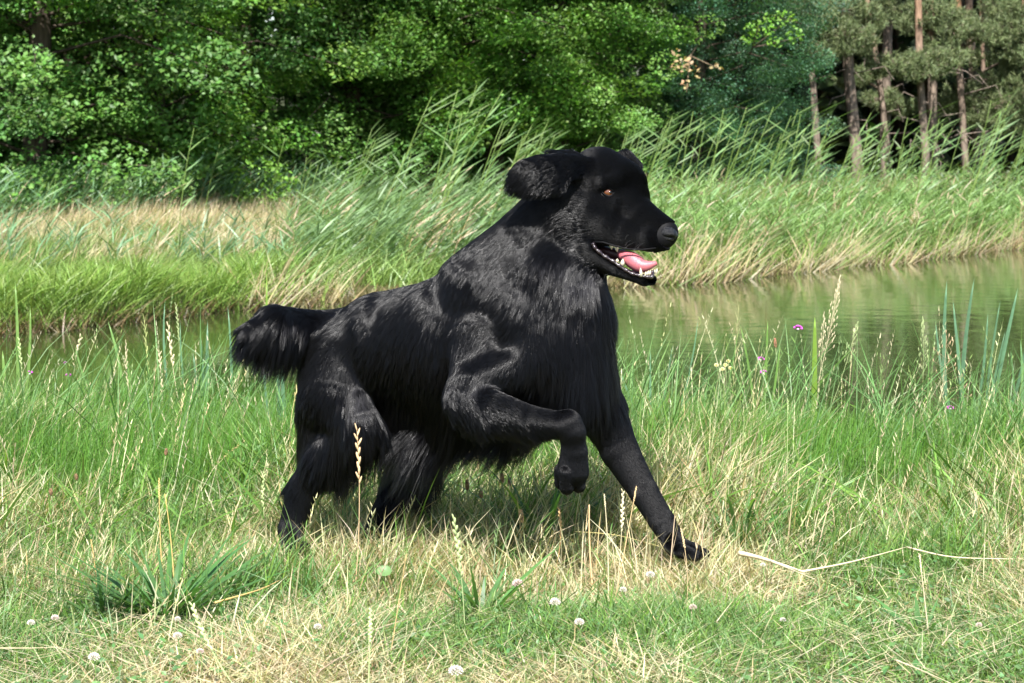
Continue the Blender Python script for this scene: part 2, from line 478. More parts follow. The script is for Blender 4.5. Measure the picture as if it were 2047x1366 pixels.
# pines: trunk plus boughs carrying needle tufts
def pine(px0, px1, Y, wpx, boughs, label, orange=0.5, extra=14, seed=0, top=13.0, twigs=4):
    """trunk passes px0 at row 330 and px1 at row 0; boughs are (px, py, rx, ry) ellipses at the tree's own depth"""
    global rng
    keep = rng; rng = np.random.default_rng(100 + seed)
    base = W(px0, 340, Y); base[2] = -0.3
    up = W(px1, 0, Y); slope = (up - base) / (up[2] - base[2])
    t = empty('pine_tree', base, label, 'pine', 'pines at the right of the wood')
    zs = np.linspace(0, top, 12); r0 = wpx * 0.5 * Y / F
    P = np.array([slope * z for z in zs]) + np.column_stack([rng.normal(0, 0.025, (12, 2)), np.zeros(12)]); P[0] = 0
    R = np.interp(zs, [0, 0.4, top], [r0 * 1.25, r0, r0 * 0.35])
    grey = np.array([0.21, 0.165, 0.13]); org = np.array([0.5, 0.23, 0.10])
    f = np.clip((zs - 2.2) / 2.5, 0, 1)[:, None] * orange
    a = Acc(); tube(a, P, R, grey * (1 - f) + org * f, 9); a.build('trunk', M_bark, t)
    br, nd = Acc(), Acc()
    lst = [(W(q[0], q[1], Y - 0.35) - base, q[2] * Y / F, q[3] * Y / F) for q in boughs]
    for i in range(extra):     # crown above the frame
        z = rng.uniform(6.5, top); az = rng.uniform(0, 6.28); L = rng.uniform(0.7, 1.7)
        lst.append((slope * z + np.array([math.cos(az) * L, math.sin(az) * L, rng.normal(0, 0.2)]), 0.8, 0.3))
    n_in = len(boughs)
    for ib, (c, rx, rz) in enumerate(lst):
        if ib <= n_in and br.n:
            o_ = br.build('branch', M_bark, t)
            br = Acc()
        z0 = max(0.6, c[2] - rx * 0.3)
        st = slope * z0
        tube(br, [st, st * 0.5 + c * 0.5 + [0, 0, 0.08], c], [0.028, 0.018, 0.006], (0.17, 0.13, 0.1), 4, cap=False)
        nt_ = int(36 + 850 * rx * max(rz, 0.1))
        for j in range(nt_):
            d = rng.normal(size=3); d /= np.linalg.norm(d); d *= rng.uniform(0.15, 1) ** 0.5
            q = c + d * [rx, rx * 0.9, rz]
            q[2] += 0.12 * rx * abs(d[0])
            ax = np.array([d[0] * 0.8, d[1] * 0.8 - 0.1, 0.55 + abs(d[2])]); ax /= np.linalg.norm(ax)
            if j % 4 == 0:
                tube(br, [c + (q - c) * 0.35, q], [0.007, 0.003], (0.17, 0.13, 0.1), 3, cap=False)
            m_ = 22
            dirs = ax[None] * 0.55 + rng.normal(0, 0.55, (m_, 3)); dirs /= np.linalg.norm(dirs, axis=1)[:, None]
            o = q + ax * rng.uniform(-0.06, 0.06, (m_, 1))
            s = np.cross(dirs, rng.normal(size=(m_, 3))); s /= np.linalg.norm(s, axis=1)[:, None]
            ln = rng.uniform(0.06, 0.11, (m_, 1)); w_ = 0.0065
            V = np.stack([o - s * w_, o + s * w_, o + dirs * ln], 1)
            c_ = jit(np.array([0.16, 0.20, 0.09]) * rng.normal(1, 0.12), m_, 0.15)
            nd.add(V.reshape(-1, 3), np.arange(m_ * 3).reshape(m_, 3), np.repeat(c_, 3, 0))
    for i in range(twigs):     # bare twigs on the lower trunk
        z = rng.uniform(0.8, 2.8); az = rng.uniform(0, 6.28); L = rng.uniform(0.25, 0.7)
        p0 = slope * z; p1 = p0 + np.array([math.cos(az) * L, -abs(math.sin(az)) * L, rng.uniform(-0.15, 0.2)])
        p2 = p1 + np.array([math.cos(az + 0.4) * L * .4, -0.1, -0.2])
        tube(br, [p0, p1, p2], [0.011, 0.007, 0.003], (0.2, 0.16, 0.13), 4, cap=False)
    props(br.build('twigs', M_bark, t), kind='stuff')
    if nd.n: nd.build('crown', M_needle, t)
    rng = keep
    return t
pine(1640, 1618, 36, 15, [(1630, 40, 40, 30), (1690, 70, 60, 34), (1660, 105, 58, 22), (1610, 15, 40, 22)], 'thin dark pine trunk nearest the blue-green tree', 0.3, 10, 1)
pine(1718, 1690, 36.5, 25, [(1700, 20, 60, 26), (1720, 88, 40, 22), (1745, 45, 30, 22)], 'thick dark pine trunk right of the thin one, bare down to the reeds', 0.15, 12, 2)
pine(1790, 1735, 38, 13, [(1735, 150, 40, 14), (1700, 165, 36, 12)], 'slim grey pine leaning left behind the broad flat bough', 0.45, 8, 3)
pine(1772, 1770, 40, 22, [(1790, 20, 44, 28), (1760, 200, 40, 20), (1800, 215, 44, 18)], 'pale thick pine trunk standing behind the slim leaning one', 0.1, 8, 4)
pine(1848, 1836, 37, 17, [(1800, 128, 70, 22), (1865, 132, 62, 26), (1830, 150, 70, 16), (1900, 120, 40, 18), (1770, 140, 40, 12)], 'pine carrying the broad flat bough of grey-green needles', 0.6, 10, 5)
pine(1868, 1855, 37.6, 20, [(1870, 25, 60, 26), (1905, 60, 60, 22), (1830, 50, 50, 22), (1880, 95, 40, 16)], 'pine with a tangle of dead twigs round its foot', 0.5, 10, 6, twigs=22)
pine(1936, 1918, 38, 15, [(1950, 60, 50, 18), (1985, 78, 60, 18), (1920, 36, 30, 16)], 'pine with the bright orange upper trunk', 1.0, 12, 7)
pine(1948, 1942, 39, 19, [(1960, 120, 34, 20), (1930, 190, 50, 22), (1900, 215, 40, 18)], 'pale pine right behind the orange one', 0.35, 10, 8)
pine(1968, 1962, 38.5, 10, [(2000, 165, 56, 26), (2030, 130, 40, 22), (1990, 210, 52, 26), (1990, 20, 40, 24), (1960, 240, 40, 20)], 'thin pine between the pale one and the right edge of the photo', 0.6, 10, 9)
pine(2065, 2050, 38, 20, [(2040, 60, 56, 26), (2030, 20, 40, 20), (2020, 215, 50, 30), (2060, 180, 50, 40), (2030, 250, 50, 24), (2040, 110, 40, 22)], 'pine at the right edge of the photo with low boughs', 0.5, 12, 10)
pine(2170, 2160, 37, 24, [(2120, 120, 80, 40)], 'pine outside the photo on the right', 0.5, 14, 11)
pine(2300, 2290, 36, 26, [(2250, 120, 80, 40)], 'pine well outside the photo on the right', 0.5, 14, 12)

# the dark wood behind: undergrowth and trunks too many to count
a = Acc()
N = 52000
u = rng.uniform(-0.62, 0.34, N)
Yw = rng.uniform(0, 1, N)
xx = u * 44; yy = 38 + xx * 0.42 + Yw * 12
zz = rng.uniform(-0.1, 13, N)
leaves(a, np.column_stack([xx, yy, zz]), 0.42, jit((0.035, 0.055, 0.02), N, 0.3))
N = 26000
xx = rng.uniform(-34, 22, N); yy = 50 + xx * 0.42 + rng.uniform(0, 4, N)
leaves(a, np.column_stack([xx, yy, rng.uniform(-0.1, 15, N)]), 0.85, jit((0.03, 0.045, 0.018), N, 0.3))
for i in range(110):
    x0 = rng.uniform(-20, 16); y0 = 37.5 + x0 * 0.42 + rng.uniform(0, 9)
    tube(a, [(x0, y0, -0.3), (x0 + rng.normal(0, .15), y0, 5), (x0 + rng.normal(0, .3), y0, 12)], [rng.uniform(.07, .16), .09, .04], np.array([0.10, 0.075, 0.055]) * rng.uniform(.6, 1.3), 6)
props(a.build('distant_wood', M_leaf), 'dark wood of trunks and undergrowth behind the trees', kind='stuff')
# scrub at the foot of the trees
a = Acc()
N = 26000
px = rng.uniform(-500, 2500, N); Yd = 26.5 + px * 0.0047 + rng.normal(0, 0.8, N)
x = (px - 1023.5) / F * Yd
hmax = 0.55 + 0.35 * noise2(x, Yd, 0.9)
z = -0.1 + np.abs(rng.uniform(0, 1, N)) * np.clip(hmax, 0.1, 1.1)
leaves(a, np.column_stack([x, Yd, z]), 0.07, jit((0.06, 0.11, 0.03), N, 0.25))
props(a.build('undergrowth', M_leaf), 'low leafy undergrowth at the foot of the trees', kind='stuff')

# ------------------------------------------------------------------ far bank
def far_pts(N, px_lo, px_hi, w_lo, w_hi, pw=1.0):
    """points behind the far waterline: by column of the picture and metres behind the water"""
    pxs = rng.uniform(px_lo, px_hi, N)
    k = (pxs - 1023.5) / F
    ys = np.linspace(11, 48, 400)
    tab = np.array([ys[np.argmax(ys - y_far(kk * ys) > 0)] for kk in np.linspace(px_lo, px_hi, 120) * 0 + (np.linspace(px_lo, px_hi, 120) - 1023.5) / F])
    y0 = np.interp(pxs, np.linspace(px_lo, px_hi, 120), tab)
    w = w_lo + (w_hi - w_lo) * rng.uniform(0, 1, N) ** pw
    yy = y0 + w; xx = k * yy
    return pxs, w, np.column_stack([xx, yy, np.maximum(ground_z(xx, yy), WATER_Z) - 0.01])
BG = np.array([0.155, 0.25, 0.105])      # blue-green reed
YG = np.array([0.19, 0.30, 0.06])       # yellow-green
TAN = np.array([0.55, 0.43, 0.29])
STRAW = np.array([0.50, 0.42, 0.25])

def reeds(acc, base, h, lean, leafn=9, leafL=0.32, leafW=0.016, col=BG, wind=0.0, stiff=False):
    N = len(base); h = np.broadcast_to(h, N); lean = np.broadcast_to(lean, N)
    az = wind + rng.normal(0, 0.3 if stiff else 0.8, N)
    old_ = (rng.uniform(0, 1, N) < 0.09)[:, None]
    cp = np.where(old_, TAN * 0.8, np.asarray(col)[None] * rng.normal(1, 0.18, (N, 1)))
    cs = cp * [1.15, 1.1, 0.8]
    blades(acc, base, h, 0.009, az, lean, 0.12, cs, cs, 3)
    for k in range(leafn):
        f = (0.28 + 0.7 * (k + rng.uniform(0, 1, N)) / leafn)
        p = base.copy()
        o = h * (lean * f + 0.12 * 0.8 * f ** 2)
        p[:, 0] += np.cos(az) * o; p[:, 1] += np.sin(az) * o; p[:, 2] += h * f * (1 - 0.04 * f)
        la = wind + rng.normal(0, 0.55 if stiff else 1.0, N) + np.where(rng.uniform(0, 1, N) < (0.1 if stiff else 0.22), math.pi, 0)
        blades(acc, p, leafL * rng.uniform(0.6, 1.2, N), leafW * rng.uniform(0.7, 1.2, N), la, (rng.uniform(0.6, 1.9, N) if stiff else rng.uniform(0.2, 1.3, N)),
               rng.uniform(0.0, 0.25 if stiff else 1.0, N), cp * rng.normal(1, 0.15, (N, 1)), cp * rng.normal(1.1, 0.15, (N, 1)), 3, wmid=True)

# left strip
a = Acc()
pxs, w, P = far_pts(24000, -350, 700, 0.0, 1.3, 0.8)      # bright sedge along the water
m_ = rng.uniform(0, 1, len(P)) < np.clip(1.15 - np.maximum(pxs - 430, 0) / 130, 0, 1)
P = P[m_]; n_ = len(P)
blades(a, P, rng.uniform(0.10, 0.36, n_) * np.clip(1 + 0.35 * noise2(P[:, 0], P[:, 1], 0.5), .4, 1.6), 0.010, rng.uniform(0, 6.28, n_), rng.uniform(0, 0.7, n_), rng.uniform(0.1, 1.1, n_),
       jit(YG * 0.8, n_, 0.2), jit(YG * [1.12, 1.08, 1.15], n_, 0.25), 3)
props(a.build('sedge', M_reed), 'bright yellow-green sedge along the far waterline at the left', kind='stuff')
a = Acc()
pxs, w, P = far_pts(3500, -350, 2300, -0.12, 0.15)     # dead brown stems and litter at the foot
n_ = len(P)
blades(a, P, rng.uniform(0.05, 0.22, n_), 0.012, rng.uniform(0, 6.28, n_), rng.uniform(0.2, 1.2, n_), 0.3, jit((0.13, 0.10, 0.05), n_, 0.3), jit((0.22, 0.17, 0.08), n_, 0.3), 2)
props(a.build('waterline_litter', M_reed), 'brown dead stems at the foot of the far bank', kind='stuff')
a = Acc()
pxs, w, P = far_pts(34000, -350, 1050, 0.8, 9.5, 0.9)     # mixed green meadow behind
n_ = len(P)
hL = lambda w: np.interp(w, [0, 1, 3, 5, 7, 9], [.27, .26, .33, .44, .56, .72])
blades(a, P, hL(w) * rng.uniform(0.6, 1.2, n_), 0.011, rng.normal(0.1, 1.3, n_), rng.uniform(0, 0.8, n_), rng.uniform(0.1, 1.0, n_),
       jit(YG * 0.85, n_, 0.2), jit(BG * [1.25, 1.12, .8], n_, 0.25), 3)
pxs, w, P = far_pts(40000, -350, 760, 2.6, 8.4)      # tan seed grass
dens = np.interp(w, [2.6, 4.2, 8.4], [0.1, 0.75, 0.75]) + 0.6 * noise2(P[:, 0], P[:, 1], 1.3); kk_ = rng.uniform(0, 1, len(P)) < dens; P = P[kk_]; w = w[kk_]; n_ = len(P)
blades(a, P, hL(w) * rng.uniform(0.85, 1.25, n_), 0.013, rng.normal(0.2, 1.0, n_), rng.uniform(0, 0.5, n_), rng.uniform(0, 0.6, n_),
       jit(YG, n_, 0.2), jit(TAN * 1.05, n_, 0.18), 3)
props(a.build('meadow_grass', M_reed), 'green and tan seeding meadow grass behind the pond at the left', kind='stuff')
# reed beds
a = Acc()
pxs, w, P = far_pts(4200, -350, 640, 1.6, 10.0)
keep_ = (w > 7.2) | (rng.uniform(0, 1, len(P)) < 0.05)
P = P[keep_]; pxs = pxs[keep_]; w = w[keep_]
hh = np.where(w > 7.2, rng.uniform(0.62, 1.0, len(P)), hL(w) * rng.uniform(0.9, 1.25, len(P)))
reeds(a, P, hh, rng.uniform(0, 0.25, len(P)), 8, 0.24, 0.015, BG * [0.9, 1.0, 1.2])
pxs, w, P = far_pts(620, 560, 1130, 1.0, 6.5)
prof = np.interp(pxs, [560, 640, 720, 860, 960, 1080, 1130], [0.6, 1.0, 1.5, 1.62, 1.35, 1.05, 0.95])
hh = np.minimum(np.minimum(prof, 1.05) * rng.uniform(0.45, 1.0, len(P)), 0.42 + 0.30 * w * rng.uniform(0.5, 1.1, len(P))) 
reeds(a, P, hh, rng.uniform(-0.1, 0.42, len(P)), 9, 0.16, 0.018, BG * 0.9, stiff=True)
pxs, w, P = far_pts(5200, 1080, 2400, 0.6, 7.0)
hh = np.interp(w, [0.6, 1, 3, 5, 7], [0.45, 0.5, 0.6, 0.78, 0.95]) * rng.uniform(0.7, 1.15, len(P))
reeds(a, P, hh, rng.uniform(-0.05, 0.35, len(P)), 9, 0.17, 0.015, BG * [1.1, 1.12, 0.85])
props(a.build('reed_bed', M_reed), 'dense green reed bed on the far bank, leaves blown to the right', kind='stuff')
a = Acc()
pxs, w, P = far_pts(30000, 560, 2400, 0.15, 6.8, 0.7)
n_ = len(P)
blades(a, P, np.interp(w, [0, 1, 3, 5, 7], [.36, .42, .55, .7, .85]) * rng.uniform(0.55, 1.15, n_), 0.012, rng.normal(0.0, 1.2, n_), rng.uniform(0, 0.8, n_), rng.uniform(0.1, 0.9, n_),
       jit(YG * [1.0, .95, 1.1], n_, 0.2), jit(BG * [1.35, 1.3, 1.0], n_, 0.22), 3)
pxs, w, P = far_pts(2500, 1300, 2000, 5.5, 7.4)
n_ = len(P)
blades(a, P, rng.uniform(0.75, 0.98, n_), 0.014, rng.normal(0.2, 0.5, n_), rng.uniform(0, 0.25, n_), rng.uniform(0, 0.3, n_), jit(YG, n_, 0.2), jit(TAN, n_, 0.18), 3)
props(a.build('bank_grass', M_reed), 'tall grass growing among the reeds on the far bank', kind='stuff')
a = Acc()
for lo, hi, cnt in ((470, 800, 420), (1050, 2400, 2700)):      # last year's straw standing at the water
    pxs, w, P = far_pts(cnt, lo, hi, -0.15, 0.55, 1.3)
    n_ = len(P)
    nz_ = noise2(P[:, 0] * 1.0, P[:, 1] * 0.3, 0.35)
    gaps = nz_ > rng.normal(-0.45, 0.35, n_)
    P = P[gaps]; nz_ = nz_[gaps]; n_ = len(P); P[:, 2] -= 0.04
    gr_ = (rng.uniform(0, 1, n_) < 0.28)[:, None]
    blades(a, P, rng.uniform(0.10, 0.48, n_) * np.clip(1 + 0.5 * nz_, 0.4, 1.4), rng.uniform(0.007, 0.017, n_), rng.normal(0.0, 0.35, n_) + math.pi * (rng.uniform(0, 1, n_) < 0.25), np.abs(rng.normal(0.4, 0.7, n_)), 0.1,
           np.where(gr_, jit(YG * 0.8, n_, 0.2), jit(STRAW * 0.75, n_, 0.28)), np.where(gr_, jit(YG, n_, 0.2), jit(STRAW * 1.1, n_, 0.25)), 2, face=rng.normal(0, 0.5, n_))
props(a.build('dry_reed_straw', M_reed), 'pale dry reed straw leaning over the water on the far bank', kind='stuff')

# single tall reeds above the bed, each a thing
reed_vars = []
for i in range(7):
    a1, a2 = Acc(), Acc()
    h_ = 1.0; az = 0.0; ln = 0.02 + 0.055 * i
    tt = np.linspace(0, 1, 6)
    P = np.column_stack([ln * tt + 0.10 * tt ** 2, 0 * tt, tt * (1 - 0.04 * tt)])
    tube(a1, P, np.linspace(0.0045, 0.002, 6), BG * [1.3, 1.2, 0.7], 4)
    nl = 12
    for k in range(nl):
        f = 0.3 + 0.68 * k / (nl - 1) + rng.normal(0, 0.015)
        p = np.array([[np.interp(f, tt, P[:, j]) for j in range(3)]])
        la = rng.normal(0, 0.4) + (math.pi if rng.uniform() < 0.08 else 0)
        c = jit(BG * [1.1, 1.12, 1.0], 1, 0.15)
        blades(a2, p, 0.105 * rng.uniform(0.7, 1.25), 0.0125, la, rng.uniform(0.7, 1.9), rng.uniform(0.0, 0.25), c, c, 4, wmid=True)
    reed_vars.append((a1.mesh('stem'), a2.mesh('leaf')))
def tall_reed(px, top, Yoff, label, i):
    k = (px - 1023.5) / F
    ys = np.linspace(11, 46, 500); y0 = ys[np.argmax(ys - y_far(k * ys) > 0)]
    Yd = y0 + Yoff; z0 = float(ground_z(k * Yd, Yd)); zt = H - (top - HY) / F * Yd
    s = (zt - z0)
    t = empty('reed', (k * Yd, Yd, z0), label, 'reed', 'tall single reeds rising above the reed bed')
    t.scale = (s, s, s)
    t.rotation_euler = (0, 0, rng.normal(0, 0.35))
    st, lf = reed_vars[i % 7]
    link('stem', st, M_reed, t); link('leaves', lf, M_reed, t)
def spot(px, table):
    return [l for x_, l in table if px >= x_][-1]
LEFTB = [(0, 'tall blown reed at the left foot of the highest reed clump'), (700, 'tall blown reed on the left slope of the highest clump of reeds'), (780, 'tall blown reed in the highest part of the reed clump left of the ear'),
         (870, 'tall blown reed on the right slope of the highest reed clump'), (950, 'tall blown reed just above and left of the dog\'s ear'), (1040, 'tall reed rising behind the dog\'s ear and skull')]
RIGHTB = [(0, 'tall reed just right of the dog\'s forehead'), (1320, 'tall reed leaning right before the left half of the blue-green tree'), (1450, 'tall reed leaning right before the right half of the blue-green tree'),
          (1600, 'tall reed leaning right before the first bare pine trunks'), (1740, 'tall reed before the dark gap between the pine trunks'), (1860, 'tall reed before the orange pine trunk'), (1970, 'tall reed at the right edge before the last pines')]
LB = ['tall reed with blown leaves rising above the reeds left of the dog\'s ear', 'tall reed leaning right against the dark wood, right of the dog\'s head',
      'single tall reed standing alone above the meadow left of the dog']
for i, (px, top) in enumerate([(355, 245), (400, 280), (525, 265), (165, 330), (205, 345), (300, 340), (40, 345), (90, 350)]):
    tall_reed(px, top, 6.0 + rng.uniform(-1, 1), LB[2], i)
for i in range(56):
    px = rng.uniform(570, 1110)
    top = np.interp(px, [600, 660, 740, 800, 880, 940, 1000, 1110], [300, 225, 170, 150, 150, 215, 240, 255]) + abs(rng.normal(0, 60))
    tall_reed(px, top, rng.uniform(1.5, 5), spot(px, LEFTB), i)
for i in range(120):
    px = rng.uniform(1200, 2200)
    top = np.interp(px, [1200, 1260, 1420, 1620, 1700, 1800, 1900, 1960, 2050, 2200], [235, 215, 200, 205, 235, 215, 175, 190, 215, 200]) + abs(rng.normal(0, 50))
    tall_reed(px, top, rng.uniform(2.0, 6), spot(px, RIGHTB), i)

# ------------------------------------------------------------------ the dog
D0 = 5.14
PXM = 940.0
# ax, ay, aY(cm), ra, bx, by, bY, rb (pixels), depth squash, blend cm, flow (right, down, away), fur length cm, lift
T_, H_ = 'body', 'head'
PR = [
 # trunk
 (1055, 660, -3, 138, 905, 690, 2, 145, 0.80, 3.0, (-.45, .85, 0), 3.0, .20),
 (905, 690, 2, 142, 765, 692, 8, 112, 0.82, 3.0, (-.45, .85, 0), 2.8, .20),
 (765, 692, 8, 112, 682, 706, 11, 84, 0.95, 3.0, (-.45, .85, 0), 2.8, .20),
 (1050, 745, -3, 98, 880, 770, 3, 80, 0.75, 3.0, (-.6, .7, 0), 4.0, .3),
 (880, 770, 3, 82, 770, 770, 9, 70, 0.8, 3.0, (-.4, .8, 0), 4.0, .3),
 # neck and chest
 (1125, 405, -1, 70, 1060, 490, -1, 82, 0.85, 3.0, (-.55, .8, 0), 3.2, .22),
 (1060, 490, -1, 84, 985, 585, -1, 116, 0.85, 3.0, (-.45, .85, 0), 3.2, .22),
 (1150, 470, -3, 55, 1148, 600, -5, 76, 0.9, 3.0, (-.25, .9, 0), 4.5, .3),
 (1148, 600, -5, 76, 1140, 720, -6, 84, 0.95, 3.0, (-.1, .95, 0), 5.0, .33),
 (1085, 560, -6, 70, 1100, 660, -7, 70, 0.9, 3.0, (-.2, .9, 0), 4.0, .3),
 # near shoulder and folded foreleg
 (950, 590, -7, 40, 1080, 690, -11.5, 54, 0.5, 4.5, (-.5, .8, 0), 2.6, .2),
 (1085, 705, -11, 48, 945, 772, -15, 44, 0.8, 3.0, (-.5, .7, 0), 2.0, .2),
 (960, 680, -10, 60, 935, 775, -14, 44, 0.6, 2.0, (-.3, .9, 0), 2.2, .2),
 (928, 798, -15, 46, 985, 822, -18, 42, 0.8, 1.6, (.8, .5, 0), 1.8, .18),
 (985, 822, -18, 42, 1060, 842, -20.5, 31, 0.85, 1.2, (.85, .4, 0), 1.2, .16),
 (1060, 842, -20.5, 30, 1132, 850, -22, 24, 0.9, 1.2, (.9, .25, 0), 0.9, .14),
 (1136, 846, -22, 27, 1144, 866, -22, 27, 0.9, 1.0, (.1, 1, 0), 0.8, .14),
 (1144, 866, -22, 24, 1148, 905, -21, 25, 0.95, 1.0, (.1, 1, 0), 0.8, .14),
 (1148, 905, -21, 26, 1145, 942, -20, 32, 0.9, 1.2, (0, 1, 0), 0.8, .16),
 (1152, 945, -21, 13, 1157, 972, -20, 13, 1.0, .5, (0, 1, 0), 0.8, .2),
 (1131, 945, -22, 13, 1133, 975, -21, 14, 1.0, .5, (0, 1, 0), 0.8, .2),
 (1120, 940, -19, 12, 1121, 966, -18, 12, 1.0, .5, (0, 1, 0), 0.8, .2),
 # far foreleg stretched forward
 (1150, 700, -4, 70, 1196, 800, -5, 50, 0.85, 2.0, (.25, .95, 0), 2.6, .25),
 (1196, 800, -5, 50, 1238, 900, -6, 38, 0.85, 1.5, (.35, .93, 0), 1.2, .16),
 (1238, 900, -6, 38, 1288, 985, -8, 28, 0.85, 1.5, (.45, .9, 0), 0.9, .14),
 (1288, 985, -8, 28, 1322, 1040, -9, 25, 0.95, 1.2, (.5, .87, 0), 0.8, .14),
 (1322, 1040, -9, 25, 1348, 1085, -10, 23, 1.0, 1.2, (.5, .87, 0), 0.8, .14),
 (1350, 1092, -12, 21, 1385, 1103, -13, 16, 1.0, 1.0, (.9, .3, 0), 0.7, .16),
 (1352, 1096, -9, 18, 1378, 1108, -9, 13, 1.0, .6, (.9, .3, 0), 0.7, .16),
 (1385, 1100, -13, 13, 1408, 1108, -14, 10, 1.0, .6, (.9, .3, 0), 0.7, .16),
 (1360, 1100, -15, 14, 1392, 1112, -16, 10, 1.0, .6, (.9, .3, 0), 0.7, .16),
 # near hind leg
 (685, 720, 6, 84, 668, 790, 3, 76, 0.78, 2.5, (-.15, .95, 0), 2.6, .2),
 (668, 790, 3, 74, 716, 850, -1, 50, 0.75, 2.2, (.1, .95, 0), 2.6, .22),
 (640, 820, 4, 50, 640, 890, 4, 46, 0.7, 2.2, (-.1, .95, 0), 3.0, .25),
 (716, 855, -1, 48, 650, 920, 2, 40, 0.75, 1.8, (-.3, .9, 0), 2.6, .25),
 (650, 915, 2, 42, 606, 975, 3, 33, 0.8, 1.5, (-.4, .85, 0), 2.4, .25),
 (606, 975, 3, 32, 582, 1060, 2, 26, 0.9, 2.0, (-.1, 1, 0), 1.2, .18),
 (582, 1060, 2, 26, 584, 1086, 0, 23, 1.0, 1.6, (0, 1, 0), 0.8, .16),
 (580, 1090, 0, 17, 606, 1096, -3, 13, 1.0, .7, (.9, .2, 0), 0.8, .18),
 (575, 1090, 1, 16, 596, 1098, -5, 11, 1.0, .6, (.9, .2, 0), 0.8, .18),
 # far hind leg
 (755, 780, 19, 72, 835, 872, 18, 48, 0.75, 2.0, (0, 1, 0), 3.0, .25),
 (835, 872, 18, 48, 800, 970, 18, 40, 0.8, 1.5, (-.2, .95, 0), 3.0, .25),
 (800, 970, 18, 38, 766, 1040, 15, 30, 0.85, 1.2, (-.3, .95, 0), 1.6, .18),
 (762, 1040, 15, 24, 748, 1068, 13, 20, 1.0, 1.0, (-.1, 1, 0), 0.8, .16),
 (746, 1070, 12, 17, 772, 1076, 9, 13, 1.0, .7, (.9, .2, 0), 0.8, .18),
 # tail
 (672, 664, 11, 48, 608, 658, 6, 44, 0.8, 2.2, (-.8, .55, 0), 3.0, .22),
 (608, 658, 6, 44, 548, 652, -1, 47, 0.7, 1.4, (-.65, .75, 0), 3.6, .25),
 (548, 652, -1, 47, 502, 664, -4, 28, 0.7, 1.4, (-.7, .65, 0), 3.6, .28),
]
HP = [
 (1192, 364, -1, 66, 1165, 372, 0, 58, 0.88, 1.6, (-.9, .1, 0), 0.9, .16),
 (1232, 362, -2.5, 49, 1202, 353, -1, 56, 0.9, 1.6, (-.85, -.3, 0), 0.7, .14),
 (1238, 400, -4.2, 45, 1284, 440, -7.5, 36, 0.66, 1.4, (-.85, -.45, 0), 0.5, .12),
 (1284, 440, -7.5, 36, 1328, 466, -10, 30, 0.70, 1.2, (-.85, -.45, 0), 0.4, .12),
 (1212, 456, -7.0, 32, 1256, 468, -8.0, 33, 0.70, 0.9, (-.85, -.1, 0), 0.5, .12),
 (1256, 468, -8.0, 33, 1300, 478, -10, 26, 0.75, 0.9, (-.85, -.1, 0), 0.5, .12),
 (1250, 366, -3.0, 36, 1266, 392, -4.2, 32, 0.8, 1.2, (-.85, -.3, 0), 0.5, .12),
 (1300, 478, -10, 26, 1326, 478, -10.6, 22, 0.85, 0.9, (-.85, -.1, 0), 0.5, .12),   # whisker pad
 (1178, 436, -5, 48, 1212, 450, -6, 38, 0.75, 1.4, (-.9, .1, 0), 0.9, .16),
 (1228, 414, -7.0, 17, 1160, 404, -5.8, 22, 0.6, 1.4, (-.9, .1, 0), 0.9, .16),      # cheekbone
 (1234, 360, -6.4, 14, 1206, 366, -6.9, 12, 0.7, 1.2, (-.8, -.3, 0), 0.6, .14),    # near brow
 (1274, 362, -3.5, 17, 1266, 352, -2, 18, 0.9, 1.4, (-.8, -.3, 0), 0.6, .14),      # far brow
 (1130, 440, -3, 58, 1165, 470, -4, 42, 0.85, 2.2, (-.6, .6, 0), 2.6, .25),
 # lower jaw: near rod, far rod, floor, chin
 (1178, 502, -8.0, 17, 1232, 540, -10.0, 11, 0.8, 0.8, (-.85, -.3, 0), 0.5, .12),
 (1232, 540, -10.0, 11, 1286, 560, -11.3, 9, 0.9, 0.8, (-.85, -.3, 0), 0.5, .12),
 (1178, 500, -2.5, 17, 1232, 540, -5.2, 11, 0.8, 0.8, (-.85, -.3, 0), 0.5, .12),
 (1232, 540, -5.2, 11, 1296, 559, -8.4, 9, 0.9, 0.8, (-.85, -.3, 0), 0.5, .12),
 (1288, 560, -11, 9, 1303, 560, -8.8, 9, 1.0, 0.8, (-.85, -.3, 0), 0.4, .12),
 (1185, 520, -5.5, 18, 1288, 562, -9.8, 7, 1.6, 0.8, (-.85, -.3, 0), 0.5, .12),
 # near ear blown back
 (1158, 332, -6.0, 24, 1118, 338, -9.0, 33, 0.50, 1.8, (-.95, .25, 0), 1.4, .2),
 (1118, 338, -9.0, 33, 1082, 352, -10.6, 44, 0.34, 1.8, (-.95, .25, 0), 1.4, .12),
 (1082, 352, -10.6, 44, 1056, 356, -11.5, 41, 0.26, 1.0, (-.85, .5, 0), 1.7, .16),
 (1112, 366, -9.6, 28, 1062, 374, -11.8, 24, 0.32, 1.0, (-.7, .7, 0), 1.6, .16),
 (1145, 316, -5.5, 18, 1108, 308, -7, 11, 0.6, 1.0, (-.8, -.5, 0), 2.0, .4),
 # far ear
 (1248, 316, 5.5, 20, 1270, 334, 7.0, 16, 0.6, 1.0, (.3, .9, 0), 1.2, .2),
]
HEAD0 = len(PR)
PR = PR + HP
def P3(x, y, Ycm): return W(x, y, D0 + Ycm / 100)
pr = []
for q in PR:
    a, b = P3(q[0], q[1], q[2]), P3(q[4], q[5], q[6])
    sh = min(0.0085, 0.26 * q[11] / 100)
    ra = q[3] * (D0 + q[2] / 100) / F - sh; rb = q[7] * (D0 + q[6] / 100) / F - sh
    fl = np.array([q[10][0], q[10][2], -q[10][1]], float); fl /= np.linalg.norm(fl)
    pr.append(dict(a=a, b=b, ra=max(ra, .003), rb=max(rb, .003), s=q[8], k=q[9] / 100, fl=fl, len=q[11] / 100, lift=q[12]))
